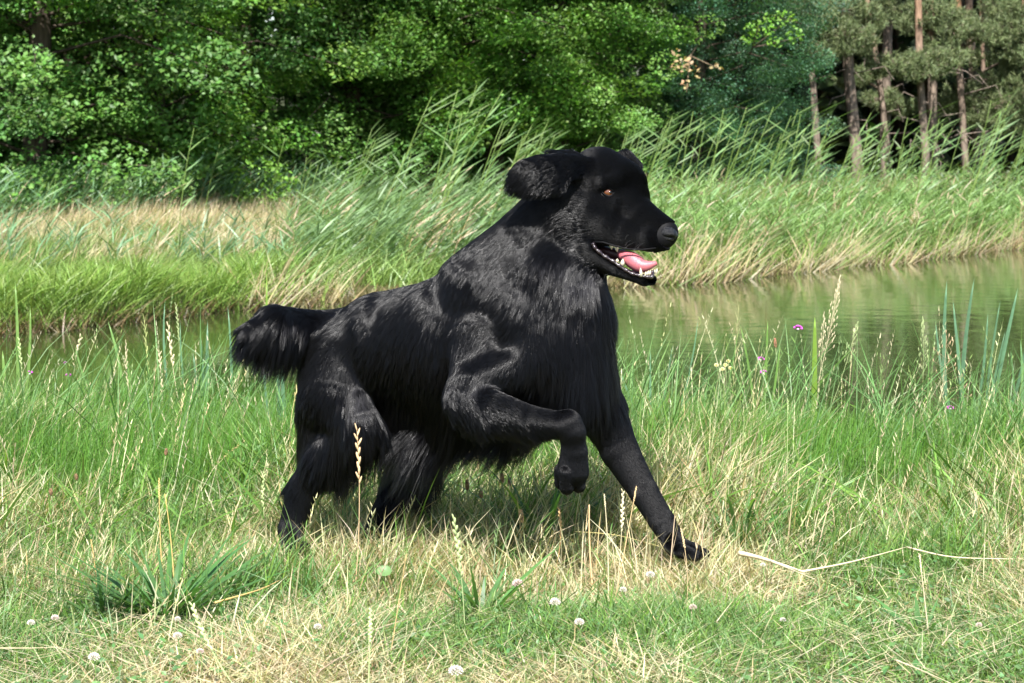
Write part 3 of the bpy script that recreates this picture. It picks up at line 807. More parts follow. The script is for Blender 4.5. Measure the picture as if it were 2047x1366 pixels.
def cone_d(pts, q):
    s = q['s']
    yc = 0.5 * (q['a'][1] + q['b'][1])
    sc = np.array([1, 1 / s, 1], dtype=np.float32)
    a = (q['a'] - [0, yc, 0]) * sc; b = (q['b'] - [0, yc, 0]) * sc
    px_, py_, pz_ = pts[0] - a[0], (pts[1] - yc) * sc[1] - a[1], pts[2] - a[2]
    ba = b - a; L2 = float(ba @ ba)
    h = np.clip((px_ * ba[0] + py_ * ba[1] + pz_ * ba[2]) / L2, 0, 1) if L2 > 1e-9 else 0 * px_
    d = np.sqrt((px_ - h * ba[0]) ** 2 + (py_ - h * ba[1]) ** 2 + (pz_ - h * ba[2]) ** 2)
    return d - (q['ra'] + (q['rb'] - q['ra']) * h)
G = 0.004
lo = np.array([-0.66, 4.86, -0.06]); hi = np.array([0.50, 5.50, 0.92])
gnx, gny, gnz = [int(v) for v in np.ceil((hi - lo) / G)]
ax_ = lo[0] + G * np.arange(gnx, dtype=np.float32); ay_ = lo[1] + G * np.arange(gny, dtype=np.float32); az_ = lo[2] + G * np.arange(gnz, dtype=np.float32)
def field(prims):
    f = np.full((gnx, gny, gnz), 0.08, dtype=np.float32)
    groups = []
    for q in prims:
        if groups and np.allclose(groups[-1][-1]['b'], q['a']): groups[-1].append(q)
        else: groups.append([q])
    for gr in groups:
        k = gr[0]['k']; m = k + 3 * G
        mn = np.min([np.minimum(q['a'] - q['ra'], q['b'] - q['rb']) for q in gr], 0) - m
        mx_ = np.max([np.maximum(q['a'] + q['ra'], q['b'] + q['rb']) for q in gr], 0) + m
        i0 = np.clip(((mn - lo) / G).astype(int), 0, [gnx, gny, gnz]); i1 = np.clip(((mx_ - lo) / G).astype(int) + 2, 0, [gnx, gny, gnz])
        sl = tuple(slice(i0[j], i1[j]) for j in range(3))
        pts = (ax_[sl[0]][:, None, None], ay_[sl[1]][None, :, None], az_[sl[2]][None, None, :])
        d = None
        for q in gr:      # one limb: its bones meet without a bulge
            e = cone_d(pts, q).astype(np.float32)
            if d is None: d = e
            else:
                h2 = np.clip(0.5 + 0.5 * (d - e) / 0.005, 0, 1)
                d = d * (1 - h2) + e * h2 - 0.005 * h2 * (1 - h2)
        g = f[sl]
        hh = np.clip(0.5 + 0.5 * (g - d) / k, 0, 1)
        f[sl] = g * (1 - hh) + d * hh - k * hh * (1 - hh)
    return f
fb = field(pr[:HEAD0]); fh = field(pr[HEAD0:])
k = 0.018
hh = np.clip(0.5 + 0.5 * (fb - fh) / k, 0, 1)
f = fb * (1 - hh) + fh * hh - k * hh * (1 - hh)
def carve(q, k):
    global f
    d = cone_d((ax_[:, None, None], ay_[None, :, None], az_[None, None, :]), q)
    hh = np.clip(0.5 - 0.5 * (f + d) / k, 0, 1)
    f = (f * (1 - hh) - d * hh + k * hh * (1 - hh)).astype(np.float32)
def mk(ax, ay, aY, ra, bx, by, bY, rb, s): return dict(a=P3(ax, ay, aY), b=P3(bx, by, bY), ra=ra / PXM, rb=rb / PXM, s=s)
carve(mk(1208, 507, -9.5, 6, 1262, 524, -11, 12, 2.4), 0.006)          # open mouth
carve(mk(1262, 524, -11, 12, 1330, 528, -12, 15, 4.0), 0.006)
carve(mk(1215, 385, -10.4, 11, 1230, 389, -10.8, 8, 0.8), 0.008)       # eye socket
carve(mk(1246, 374, -9.0, 5, 1268, 402, -10.6, 5, 0.8), 0.016)        # hollow in front of the eye
carve(mk(1178, 345, -9.0, 8, 1196, 340, -9.2, 8, 0.5), 0.016)       # temple
carve(mk(1236, 440, -12.4, 8, 1250, 452, -12.8, 8, 0.5), 0.018)       # behind the flews
# muscle relief
gxx = ax_[:, None, None]; gzz = az_[None, None, :]
f = f + (0.0 * np.sin(gxx * 70 + gzz * 55) * np.sin(gzz * 62 - gxx * 38 + 1.0)).astype(np.float32)

def surface_nets(f):
    s = f < 0
    c = np.zeros(tuple(np.array(f.shape) - 1), dtype=np.int8)
    for dx in (0, 1):
        for dy in (0, 1):
            for dz in (0, 1):
                c += s[dx:f.shape[0] - 1 + dx, dy:f.shape[1] - 1 + dy, dz:f.shape[2] - 1 + dz]
    act = (c > 0) & (c < 8)
    I = np.argwhere(act); vid = np.full(act.shape, -1, dtype=np.int64); vid[act] = np.arange(len(I))
    acc_ = np.zeros((len(I), 3)); cnt = np.zeros(len(I))
    for ax in range(3):
        o = [k for k in range(3) if k != ax]
        for u in (0, 1):
            for v in (0, 1):
                off = np.zeros(3, int); off[o[0]] = u; off[o[1]] = v
                A = I + off; B = A.copy(); B[:, ax] += 1
                fa = f[A[:, 0], A[:, 1], A[:, 2]]; fb_ = f[B[:, 0], B[:, 1], B[:, 2]]
                m = (fa < 0) != (fb_ < 0)
                t = np.where(m, fa / (fa - fb_ + 1e-12), 0)
                pp = off + np.zeros_like(A, float); pp[:, ax] = t
                acc_[m] += pp[m]; cnt[m] += 1
    V = (I + acc_ / cnt[:, None]) * G + lo
    Qs = []
    for ax in range(3):
        o = [(ax + 1) % 3, (ax + 2) % 3]
        sl0 = [slice(None)] * 3; sl1 = [slice(None)] * 3
        sl0[ax] = slice(0, -1); sl1[ax] = slice(1, None)
        a = s[tuple(sl0)]; b = s[tuple(sl1)]
        E = np.argwhere(a != b)
        E = E[(E[:, o[0]] > 0) & (E[:, o[1]] > 0) & (E[:, o[0]] < f.shape[o[0]] - 1) & (E[:, o[1]] < f.shape[o[1]] - 1)]
        flip = a[E[:, 0], E[:, 1], E[:, 2]]
        def g(d0, d1):
            K = E.copy(); K[:, o[0]] -= d0; K[:, o[1]] -= d1
            return vid[K[:, 0], K[:, 1], K[:, 2]]
        q = np.stack([g(1, 1), g(0, 1), g(0, 0), g(1, 0)], 1)
        q[~flip] = q[~flip][:, ::-1]
        Qs.append(q)
    return V, np.concatenate(Qs)
DV, DQ = surface_nets(f)

def sample(P):
    u = (P - lo) / G; i = np.clip(u.astype(int), 0, np.array(f.shape) - 2); t = u - i
    r = 0
    for dx in (0, 1):
        for dy in (0, 1):
            for dz in (0, 1):
                w_ = (t[:, 0] if dx else 1 - t[:, 0]) * (t[:, 1] if dy else 1 - t[:, 1]) * (t[:, 2] if dz else 1 - t[:, 2])
                r = r + w_ * f[i[:, 0] + dx, i[:, 1] + dy, i[:, 2] + dz]
    return r
def grad(P, e=0.005):
    g = np.stack([sample(P + np.eye(3)[j] * e) - sample(P - np.eye(3)[j] * e) for j in range(3)], 1)
    return g / (np.linalg.norm(g, axis=1)[:, None] + 1e-9)
def surf(px, py, sink=0.0):
    """first point of the dog's skin on the line of sight through a photograph pixel"""
    Ys = np.arange(4.88, 5.48, 0.001)
    P = np.stack([W(px, py, y) for y in Ys])
    h = np.argmax(sample(P) < 0)
    return W(px, py, Ys[h] + sink)
# smooth the skin a little
VV = DV.copy()
Ed = np.concatenate([DQ[:, [0, 1]], DQ[:, [1, 2]], DQ[:, [2, 3]], DQ[:, [3, 0]]])
deg = np.bincount(Ed[:, 0], minlength=len(VV)) + np.bincount(Ed[:, 1], minlength=len(VV))
for _ in range(2):
    S = np.zeros_like(VV)
    for j in range(3):
        S[:, j] = np.bincount(Ed[:, 0], VV[Ed[:, 1], j], len(VV)) + np.bincount(Ed[:, 1], VV[Ed[:, 0], j], len(VV))
    VV = 0.5 * VV + 0.5 * S / deg[:, None]
DV = VV

M_skin = plain('dog_skin', (0.003, 0.003, 0.0035), 0.6, 0.12)
m, n, out = nt('dog_hair')
hb = n.nodes.new('ShaderNodeBsdfHairPrincipled')
hb.parametrization = 'COLOR'
hb.inputs['Color'].default_value = (0.008, 0.008, 0.009, 1)
hb.inputs['Roughness'].default_value = 0.12
hb.inputs['Radial Roughness'].default_value = 0.3
hb.inputs['Random Roughness'].default_value = 0.5
df = n.nodes.new('ShaderNodeBsdfDiffuse'); df.inputs['Color'].default_value = (0.004, 0.004, 0.0045, 1)
ms = n.nodes.new('ShaderNodeMixShader'); ms.inputs[0].default_value = 0.31
n.links.new(df.outputs[0], ms.inputs[1]); n.links.new(hb.outputs[0], ms.inputs[2])
n.links.new(ms.outputs[0], out.inputs['Surface'])
M_hair = m

base = P3(1000, 1110, 0); base[2] = 0.0
dog = empty('dog', base, 'black long-haired dog bounding through grass with open mouth and one foreleg lifted', 'dog')
ob = link('body', tri_mesh('body', DV - base, DQ, None, True), M_skin, dog)

# --- coat: sample roots over the skin
def quad_area(Q_):
    a, b, c, d = (DV[Q_[:, k]] for k in range(4))
    return 0.5 * np.linalg.norm(np.cross(c - a, d - b), axis=1)
ar = quad_area(DQ)
qc = DV[DQ].mean(1)
def weights(P):
    D = np.stack([cone_d((P[:, 0], P[:, 1], P[:, 2]), q) for q in pr], 1)
    w_ = np.exp(-(D - D.min(1)[:, None]) / 0.010)
    return w_ / w_.sum(1)[:, None]
FL = np.array([q['fl'] for q in pr]); LEN = np.array([q['len'] for q in pr]); LIFT = np.array([q['lift'] for q in pr]) * 0.62
wq = weights(qc); lenq = wq @ LEN
camdir = (np.array([0, 0, H]) - qc); camdir /= np.linalg.norm(camdir, axis=1)[:, None]
nq = grad(qc)
facing = np.einsum('ij,ij->i', nq, camdir)
dens = ar * np.clip(0.012 / lenq, 0.5, 2.2) * np.where(lenq < 0.011, 1.7, 1) * np.where(facing > -0.35, 1.0, 0.35)
NH = 400000
pick = rng.choice(len(DQ), NH, p=dens / dens.sum())
uv = rng.uniform(0, 1, (NH, 2))
a_, b_, c_, d_ = (DV[DQ[pick][:, k]] for k in range(4))
root = (a_ * (1 - uv[:, :1]) + b_ * uv[:, :1]) * (1 - uv[:, 1:]) + (d_ * (1 - uv[:, :1]) + c_ * uv[:, :1]) * uv[:, 1:]
def pixel(P): return P[:, 0] / P[:, 1] * F + 1023.5, HY + (H - P[:, 2]) / P[:, 1] * F
rx, ry = pixel(root)
# keep the lips, mouth, nose and eye clear
clear = ((rx - 1340) / 26) ** 2 + ((ry - 470) / 25) ** 2 < 1
clear |= ((rx - 1216) / 15) ** 2 + ((ry - 385) / 9.5) ** 2 < 1
inm = (rx > 1192) & (rx < 1330) & (ry > 487 + (rx - 1192) * 0.13) & (ry < np.interp(rx, [1192, 1240, 1275, 1330], [505, 541, 553, 556]))
clear |= inm
root = root[~clear]; NH = len(root); rx, ry = pixel(root)
w_ = weights(root); L = w_ @ LEN; lift = w_ @ LIFT
flow = w_ @ FL
nrm = grad(root)
namp = 0.15 + 0.28 * np.exp(-(((rx - 1120) / 90) ** 2 + ((ry - 720) / 100) ** 2)) + 0.15 * np.exp(-(((rx - 1100) / 70) ** 2 + ((ry - 500) / 60) ** 2))
namp = np.where(L < 0.011, 0.05, namp)
flow += namp[:, None] * np.stack([noise2(root[:, 0] * 1.0, root[:, 2], 0.10), noise2(root[:, 0] + 3, root[:, 2] + 5, 0.12), noise2(root[:, 0] + 7, root[:, 2], 0.10)], 1)
# feathering: long hair on the underside of the tail, belly, back of the thighs, chest and elbow
def region(cx, cy, sx, sy): return np.exp(-(((rx - cx) / sx) ** 2 + ((ry - cy) / sy) ** 2))
down = np.clip(-nrm[:, 2] + 0.25, 0, 1)
feath = np.zeros(NH); 
feath += region(560, 700, 80, 35) * (rx < 650) * 0.026 * np.clip(down + 0.3, 0, 1)
feath += region(605, 700, 45, 35) * (rx < 660) * 0.018 * np.clip(down + 0.4, 0, 1)
feath += region(478, 680, 25, 40) * 0.006
feath += (region(960, 850, 130, 45) * 0.075 + region(1080, 850, 60, 40) * 0.04) * np.clip(down * 1.6, 0, 1) * (root[:, 1] > D0 - 0.10)
feath += region(800, 860, 80, 70) * 0.04 * (root[:, 1] > D0 - 0.02)
feath += region(845, 900, 40, 50) * 0.03 * (root[:, 1] > D0)
feath += region(585, 880, 40, 70) * 0.02 + region(600, 940, 40, 40) * 0.015
feath += region(1225, 680, 30, 90) * 0.028 + region(1130, 740, 70, 50) * 0.03 * (root[:, 1] > D0 - 0.16)
feath += region(700, 900, 50, 45) * 0.035
feath += region(1200, 770, 40, 40) * 0.02 + region(1020, 868, 90, 16) * 0.025 + region(920, 840, 40, 25) * 0.03
feath += region(1120, 305, 30, 16) * 0.014
short = (L + feath) < 0.0105 + rng.uniform(0, 0.004, NH)
feath += region(1030, 362, 30, 50) * 0.010
L = (np.where(L < 0.011, L * 0.75, L) + feath) * rng.uniform(0.65, 1.15, NH)
isfe = np.clip(feath / 0.03, 0, 1)
flow[:, 2] -= 0.5 * isfe
tang = flow - nrm * np.einsum('ij,ij->i', flow, nrm)[:, None]
tang /= np.linalg.norm(tang, axis=1)[:, None] + 1e-6
tang += rng.normal(0, 1.0, (NH, 3)) * np.where(L < 0.011, 0.13, 0.05)[:, None]; 
d0 = tang * (1 - lift[:, None]) + nrm * lift[:, None]; d0 /= np.linalg.norm(d0, axis=1)[:, None]
# clumps
NG = NH // 14
gi = rng.choice(NH, NG, replace=False)
kd = kdtree.KDTree(NG)
for i_, g_ in enumerate(gi): kd.insert(root[g_], i_)
kd.balance()
near = np.fromiter((kd.find(p_)[1] for p_ in root), dtype=np.int64, count=NH)
gd = d0[gi] + rng.normal(0, 0.09, (NG, 3))
S_ = 6
t = np.linspace(0, 1, S_)
grav = np.clip(L / 0.05, 0, 1.3) * 0.55
bend = tang * 0.35
curl = rng.uniform(0, 6.28, NG)[near]
def shape(r0, dd, bb, LL, gg, cc):
    P = r0[:, None, :] + LL[:, None, None] * (t[None, :, None] * dd[:, None, :] + (t ** 2)[None, :, None] * 0.25 * bb[:, None, :])
    P[:, :, 2] -= (LL * gg)[:, None] * (t ** 2)[None]
    wv = (np.clip(LL - 0.02, 0, 0.1) * 0.10)[:, None] * np.sin(t[None] * 5 + cc[:, None]) * t[None]
    P[:, :, 0] += wv; P[:, :, 1] += wv * 0.6
    return P
PH = shape(root, d0, bend, L, grav, curl)
PG = shape(root[gi], gd, bend[gi], L[gi], grav[gi], rng.uniform(0, 6.28, NG))
rel = PG[near] + (root - root[gi][near])[:, None, :] * 0.25
cl = (0.5 * t ** 1.3)[None, :, None] * np.where(short, 0.0, 1.0)[:, None, None]
PH = PH * (1 - cl) + rel * cl
# push hairs out of the skin
flat = PH[:, 1:].reshape(-1, 3)
for _ in range(2):
    sd = sample(flat); g_ = grad(flat)
    tt = np.tile(t[1:], NH)
    need = 0.0012 + 0.002 * tt
    push = np.clip(need - sd, 0, 0.02)
    flat = flat + g_ * push[:, None]
PH[:, 1:] = flat.reshape(NH, S_ - 1, 3)
rad_ = (0.00024 + 0.00014 * np.clip(L / 0.03, 0, 1))[:, None] * np.array([1, 1, 0.95, 0.8, 0.55, 0.15])[None]
M_short = M_hair.copy(); M_short.name = 'short_dog_hair'
for nd_ in M_short.node_tree.nodes:
    if nd_.type == 'BSDF_HAIR_PRINCIPLED':
        nd_.inputs['Roughness'].default_value = 0.24; nd_.inputs['Radial Roughness'].default_value = 0.4; nd_.inputs['Random Roughness'].default_value = 0.2
    if nd_.type == 'MIX_SHADER': nd_.inputs[0].default_value = 0.33
for nm, mk_, mt in (('coat', ~short, M_hair), ('short_coat', short, M_short)):
    hc = bpy.data.hair_curves.new(nm)
    hc.add_curves([S_] * int(mk_.sum()))
    hc.points.foreach_set('position', (PH[mk_] - base).astype(np.float32).ravel())
    hc.points.foreach_set('radius', rad_[mk_].astype(np.float32).ravel())
    hc.materials.append(mt)
    coat = bpy.data.objects.new(nm, hc); coat.parent = dog; COL.objects.link(coat)

# --- face details
def part(name, acc_, mat, smooth=True): 
    o = link(name, acc_.mesh(name, smooth), mat, dog); o.location = -base; return o
M_nose = plain('nose_leather', (0.004, 0.004, 0.005), 0.3, 0.35, 0.1, 900, 0.6, 1.4, 0.7)
M_gum = plain('wet_black_gum', (0.02, 0.012, 0.014), 0.22, 0.6, 0.5, 400, 0.7, 1.4, 0.3)
M_tongue = plain('tongue', (0.44, 0.13, 0.15), 0.38, 0.5, 0.25, 500, 0.85, 1.1, 0.3, 0.3)
M_mouth = plain('mouth_lining', (0.03, 0.008, 0.009), 0.5, 0.4)
M_tooth = plain('tooth', (0.55, 0.50, 0.36), 0.25, 0.5, 0.3)
M_iris = plain('amber_eye', (0.11, 0.034, 0.010), 0.10, 0.6, 1.0)
M_pupil = plain('pupil', (0.003, 0.003, 0.003), 0.08, 0.6, 1.0)

# nose: rounded pad with two nostril pits, displaced sphere
def nose_mesh():
    v, tr_ = None, None
    a = Acc(); blob(a, (0, 0, 0), (1, 1, 1), (0, 0, 0), 40, 26)
    V = a.V[0].astype(float); Tt = a.T[0]
    c = P3(1336, 467, -10.8)
    fwd = np.array([0.80, -0.42, -0.42]); fwd /= np.linalg.norm(fwd)
    side = np.cross(fwd, [0, 0, 1]); side /= np.linalg.norm(side); up = np.cross(side, fwd)
    R = np.stack([fwd, side, up], 1)
    L_ = V.copy()
    L_[:, 2] = np.sign(L_[:, 2]) * np.abs(L_[:, 2]) ** 0.85
    for sy in (-1, 1):       # nostrils open sideways
        q = np.array([0.72, sy * 0.52, -0.12])
        dd = np.linalg.norm((L_ - q) * [1, 1.1, 1.7], axis=1)
        L_ -= (V * 0.42) * np.exp(-(dd / 0.30) ** 2)[:, None]
        q2 = np.array([0.35, sy * 0.95, -0.30]); dd = np.linalg.norm((L_ - q2) * [0.8, 1, 2.6], axis=1)
        L_ -= (V * 0.18) * np.exp(-(dd / 0.30) ** 2)[:, None]
    gr = np.exp(-(L_[:, 1] / 0.07) ** 2) * (L_[:, 0] > 0) * (L_[:, 2] < 0.1)
    L_ -= V * 0.10 * gr[:, None]
    L_[:, 2] = np.where(L_[:, 2] > 0, L_[:, 2] * (1 - 0.16 * np.clip(L_[:, 0], 0, 1)), L_[:, 2])
    L_ = L_ * np.array([0.0195, 0.0212, 0.0170])
    b = Acc(); b.add(L_ @ R.T + c, Tt, (0, 0, 0)); return b
part('nose', nose_mesh(), M_nose)

# eye
ep = surf(1216, 385, 0.0080)
a = Acc(); blob(a, (0, 0, 0), (0.0125, 0.0125, 0.0125), (0, 0, 0), 24, 16); a.V[0] = a.V[0] + ep.astype(np.float32)
part('eye', a, M_iris)
look = np.array([0.42, -1.0, 0.02]); look /= np.linalg.norm(look)
a = Acc(); Rm = rot_to(look); blob(a, ep + look * 0.0098, (0.0045, 0.0045, 0.0032), (0, 0, 0), 16, 8, Rm); part('pupil', a, M_pupil)
for nm, sgn in (('upper_eyelid', 1), ('lower_eyelid', -1)):
    a = Acc(); pts = []
    for u in np.linspace(-1, 1, 13):
        z = sgn * 0.0084 * (1 - abs(u) ** 1.8) + 0.0005 * (1 - u * 0)
        x = u * 0.0140
        y = -math.sqrt(max(0.0137 ** 2 - (x * 0.8) ** 2 - z ** 2, 1e-6))
        pts.append(ep + np.array([x, y, z - 0.0015 * u]))
    tube(a, pts, 0.0020 * np.sin(np.linspace(0.3, math.pi - 0.3, 13)) + 0.0004, (0, 0, 0), 8)
    part(nm, a, M_skin)

# mouth: lining, lips, tongue, teeth
a = Acc(); tube(a, [P3(1188, 495, -4.2), P3(1215, 504, -4.6), P3(1245, 512, -5.4), P3(1262, 515, -6.0), P3(1276, 517, -6.6)], [0.010, 0.016, 0.020, 0.013, 0.003], (0, 0, 0), 12, squash=0.7)
part('mouth_lining', a, M_mouth)
a = Acc()
lp = [(1184, 486), (1190, 497), (1206, 511), (1226, 523), (1244, 536), (1262, 547), (1282, 552), (1302, 554), (1313, 550)]
Pl = []
for i_, (x_, y_) in enumerate(lp):
    q = surf(x_, y_ + 5, 0.0); q = W(x_, y_, min(q[1], 5.10) + 0.001); Pl.append(q)
Pl = np.array(Pl)
Pl[:, 1] = np.interp(np.arange(9), [0, 2, 5, 7, 8], [D0 - .098, D0 - .102, D0 - .118, D0 - .124, D0 - .112])
xs = np.linspace(0, 8, 41)
Pf = np.column_stack([np.interp(xs, range(9), Pl[:, j]) for j in range(3)])
rr = 0.0040 + 0.0007 * np.sin(xs * 9) + 0.0008 * np.sin(xs * 23 + 1)
tube(a, Pf, rr, (0, 0, 0), 8); part('lower_lip', a, M_gum)
a = Acc()
Pu = np.array([W(x_, y_, D0 + yy_ / 100) for x_, y_, yy_ in [(1186, 488, -9.8), (1205, 488, -10.3), (1228, 495, -10.9), (1255, 502, -11.6), (1285, 503, -12.4), (1312, 500, -12.9)]])
tube(a, Pu + np.array([0, 0.006, 0.0035]), 0.0020, (0, 0, 0), 8); part('upper_lip', a, M_skin)
a = Acc()
def smooth_path(pts, n):
    pts = np.array(pts); k_ = len(pts); xs = np.linspace(0, k_ - 1, n)
    P = np.column_stack([np.interp(xs, range(k_), pts[:, j]) for j in range(pts.shape[1])])
    for _ in range(n // k_ + 2): P[1:-1] = 0.5 * P[1:-1] + 0.25 * (P[:-2] + P[2:])
    return P
tp = smooth_path([(1238, 508, -7.0, 8), (1254, 514, -8.2, 14), (1268, 523, -9.2, 17), (1282, 534, -10.2, 15), (1298, 531, -10.6, 9), (1313, 526, -10.6, 4)], 22)
tube(a, [W(q[0], q[1], D0 + q[2] / 100) for q in tp], [q[3] / PXM for q in tp], (0, 0, 0), 14, squash=1.0)
tg = part('tongue', a, M_tongue)
def tooth(x_, y_, yy_, h_, w_2, up_):
    a = Acc(); p0 = W(x_, y_, D0 + yy_ / 100)
    d_ = np.array([up_[0], 0, up_[1]], float)
    tube(a, [p0, p0 + d_ * h_ * 0.5, p0 + d_ * h_], [w_2, w_2 * 0.8, w_2 * 0.15], (0, 0, 0), 7)
    return part('tooth', a, M_tooth)
tooth(1282, 553, -12.2, 0.018, 0.0042, (-0.1, 1))
for i_ in range(6): tooth(1290 + i_ * 4.3, 552 - i_ * 1.0, -12.3 + i_ * 0.35, 0.0095 + 0.001 * (i_ % 2), 0.0027, (0.15 + .05 * (i_ % 3), 1))
tooth(1244, 531, -9.7, 0.014, 0.0055, (0.1, 1)); tooth(1234, 524, -9.4, 0.007, 0.004, (0.0, 1))
tooth(1232, 492, -9.6, 0.013, 0.005, (0.15, -1)); tooth(1222, 490, -9.4, 0.010, 0.0045, (0.1, -1))
# whiskers
M_whisk = plain('whisker', (0.05, 0.05, 0.05), 0.3)
for sx_, sy_, ex_, ey_ in [(1262, 480, 1245, 500), (1270, 484, 1240, 508), (1280, 486, 1262, 512), (1290, 484, 1268, 506), (1215, 548, 1205, 562), (1258, 470, 1248, 482)]:
    a = Acc(); p0 = surf(sx_, sy_); p1 = W(ex_, ey_, p0[1] - 0.03)
    tube(a, [p0, p0 * 0.5 + p1 * 0.5 + [0, -0.008, 0.006], p1], [0.0004, 0.0003, 0.0001], (0, 0, 0), 3); part('whisker', a, M_whisk)
# claws
for cx_, cy_, cY in [(1414, 1112, -14), (1402, 1116, -16.5), (1388, 1112, -9), (1157, 985, -20.5), (1133, 989, -21.5), (1121, 979, -18.5), (616, 1102, -4), (604, 1106, -6)]:
    a = Acc(); p0 = P3(cx_, cy_, cY); tube(a, [p0 + [-0.007, 0.002, 0.006], p0 + [-0.003, 0.002, 0.002], p0 + [0.001, 0.002, -0.003]], [0.0028, 0.0024, 0.0006], (0, 0, 0), 6); part('claw', a, M_nose)

# ------------------------------------------------------------------ near bank grass
def near_pts(N, y0, y1, margin=0.9, dens=None):
    y = np.sqrt(rng.uniform(y0 ** 2, y1 ** 2, N)); x = rng.uniform(-1, 1, N) * (y * 1023.5 / F + margin)
    if dens is not None:
        k = rng.uniform(0, 1, N) < dens(x, y); x, y = x[k], y[k]
    return x, y, np.column_stack([x, y, ground_z(x, y) - 0.004])
GR = np.array([0.145, 0.255, 0.05]); GR2 = np.array([0.12, 0.225, 0.07]); DRY = np.array([0.54, 0.48, 0.30]); DRY2 = np.array([0.40, 0.31, 0.17])
def dryness(x, y):
    b = np.interp(y, [3.5, 4.6, 5.0, 5.3, 5.8, 6.3, 8], [0.34, 0.36, 0.55, 0.55, 0.28, 0.13, 0.10])
    return np.clip(b + 0.28 * noise2(x, y, 0.45) + 0.12 * noise2(x + 4, y, 0.15), 0.03, 0.9)
def mix_cols(x, y, amt=0.2):
    N = len(x)
    g = np.where((rng.uniform(0, 1, N) < 0.5)[:, None], jit(GR, N, amt), jit(GR2, N, amt))
    dd = np.where((rng.uniform(0, 1, N) < 0.75)[:, None], jit(DRY, N, amt), jit(DRY2, N, amt))
    k = rng.uniform(0, 1, N) < dryness(x, y)
    return np.where(k[:, None], dd, g), k
def low_right(x, y):
    p_ = x / y * F + 1023.5
    return 1 - (1 - np.interp(p_, [900, 1250, 1420, 2400], [1, 0.92, 0.62, 0.6])) * smooth((y - 6.3) / 0.6)
# short turf
a = Acc()
x, y, P = near_pts(230000, 3.3, 6.6)
c, k = mix_cols(x, y); N = len(x)
hh = np.interp(y, [3.4, 4.8, 5.3, 6.6], [0.045, 0.055, 0.06, 0.09]) * rng.uniform(0.5, 1.35, N) * (1 + 0.25 * noise2(x, y, 0.35))
blades(a, P, np.clip(hh, 0.012, 0.2), rng.uniform(0.0022, 0.0042, N), rng.uniform(0, 6.28, N), np.where(k, rng.uniform(0.1, 1.8, N), rng.uniform(0, 0.8, N)),
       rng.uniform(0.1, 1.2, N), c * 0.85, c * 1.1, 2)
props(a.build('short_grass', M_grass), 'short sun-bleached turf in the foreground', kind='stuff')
# straw litter lying in the turf
a = Acc()
x, y, P = near_pts(26000, 3.3, 6.2)
N = len(x); P[:, 2] += rng.uniform(0.005, 0.035, N)
blades(a, P, rng.uniform(0.012, 0.03, N), rng.uniform(0.0015, 0.003, N), rng.uniform(0, 6.28, N), rng.uniform(2, 6, N), rng.uniform(-1, 1.5, N), jit(DRY, N, .2), jit(DRY * 1.1, N, .2), 2)
props(a.build('straw_litter', M_grass), 'dry straw litter lying in the short turf', kind='stuff')
# clover-like ground leaves
a = Acc()
x, y, P = near_pts(14000, 3.3, 6.0, dens=lambda x, y: np.clip(0.5 + 0.6 * noise2(x + 20, y, 0.4), 0, 1))
N = len(x); P[:, 2] += rng.uniform(0.01, 0.045, N)
leaves(a, P, 0.013, jit((0.10, 0.21, 0.07), N, 0.2), 1.5)
props(a.build('clover_leaves', M_grass), 'small clover leaves between the grass', kind='stuff')
# taller grass toward the water
a = Acc()
def tall_d(x, y): return np.interp(y, [4.3, 4.8, 5.0, 5.3, 5.8, 6.3, 7.7], [0.04, 0.2, 0.4, 0.5, 0.65, 1, 1])
x, y, P = near_pts(165000, 4.3, 7.75, dens=tall_d)
N = len(x); c, k = mix_cols(x, y)
hh = low_right(x, y) * np.interp(y, [4.3, 4.9, 5.4, 5.9, 6.4, 7.0, 7.75], [0.07, 0.125, 0.15, 0.18, 0.20, 0.19, 0.17]) * rng.uniform(0.45, 1.25, N) * (1 + 0.2 * noise2(x, y, 0.5))
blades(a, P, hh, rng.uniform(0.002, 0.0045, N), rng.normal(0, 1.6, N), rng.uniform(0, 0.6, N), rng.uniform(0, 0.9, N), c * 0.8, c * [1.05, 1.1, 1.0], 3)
# long blades at the brink, standing against the water
x, y, P = near_pts(6500, 6.0, 8.0, dens=lambda x, y: np.clip(0.65 + 0.5 * noise2(x, y * 0.3, 0.5), 0.1, 1) * (low_right(x, y) - 0.35) / 0.65)
N = len(x)
blades(a, P, rng.uniform(0.14, 0.46, N), rng.uniform(0.003, 0.006, N), rng.normal(0, 1.4, N), rng.uniform(0, 0.6, N), rng.uniform(0, 0.7, N),
       jit(GR2 * 0.9, N, .2), jit(GR2 * 1.15, N, .2), 4)
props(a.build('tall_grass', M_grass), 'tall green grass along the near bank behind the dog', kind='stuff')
a = Acc()
x, y, P = near_pts(2600, 5.3, 7.5)
N = len(x)
blades(a, P, rng.uniform(0.08, 0.26, N), rng.uniform(0.005, 0.009, N), rng.uniform(0, 6.28, N), rng.uniform(0.1, 0.9, N), rng.uniform(0.2, 1.2, N),
       jit(GR * [0.8, 0.85, 0.9], N, .25), jit(GR * [1.0, 1.05, .9], N, .25), 5, wmid=True)
props(a.build('broad_grass', M_grass), 'broader soft grass blades in the tall grass', kind='stuff')
# fine bright horsetail-like grass behind the dog
a = Acc()
x, y, P = near_pts(60000, 5.9, 7.6, dens=lambda x, y: np.clip(np.exp(-((x + 0.95) / 0.55) ** 2) + np.exp(-((x - 0.65) / 0.5) ** 2), 0, 1))
N = len(x); c = jit((0.12, 0.26, 0.04), N, .15)
blades(a, P, rng.uniform(0.13, 0.25, N) * low_right(x, y), 0.0020, rng.normal(0, 1.5, N), rng.uniform(0, 0.2, N), rng.uniform(0, 0.3, N), c * 0.85, c * 1.1, 3)
props(a.build('fine_grass', M_grass), 'fine bright green grass behind the dog', kind='stuff')
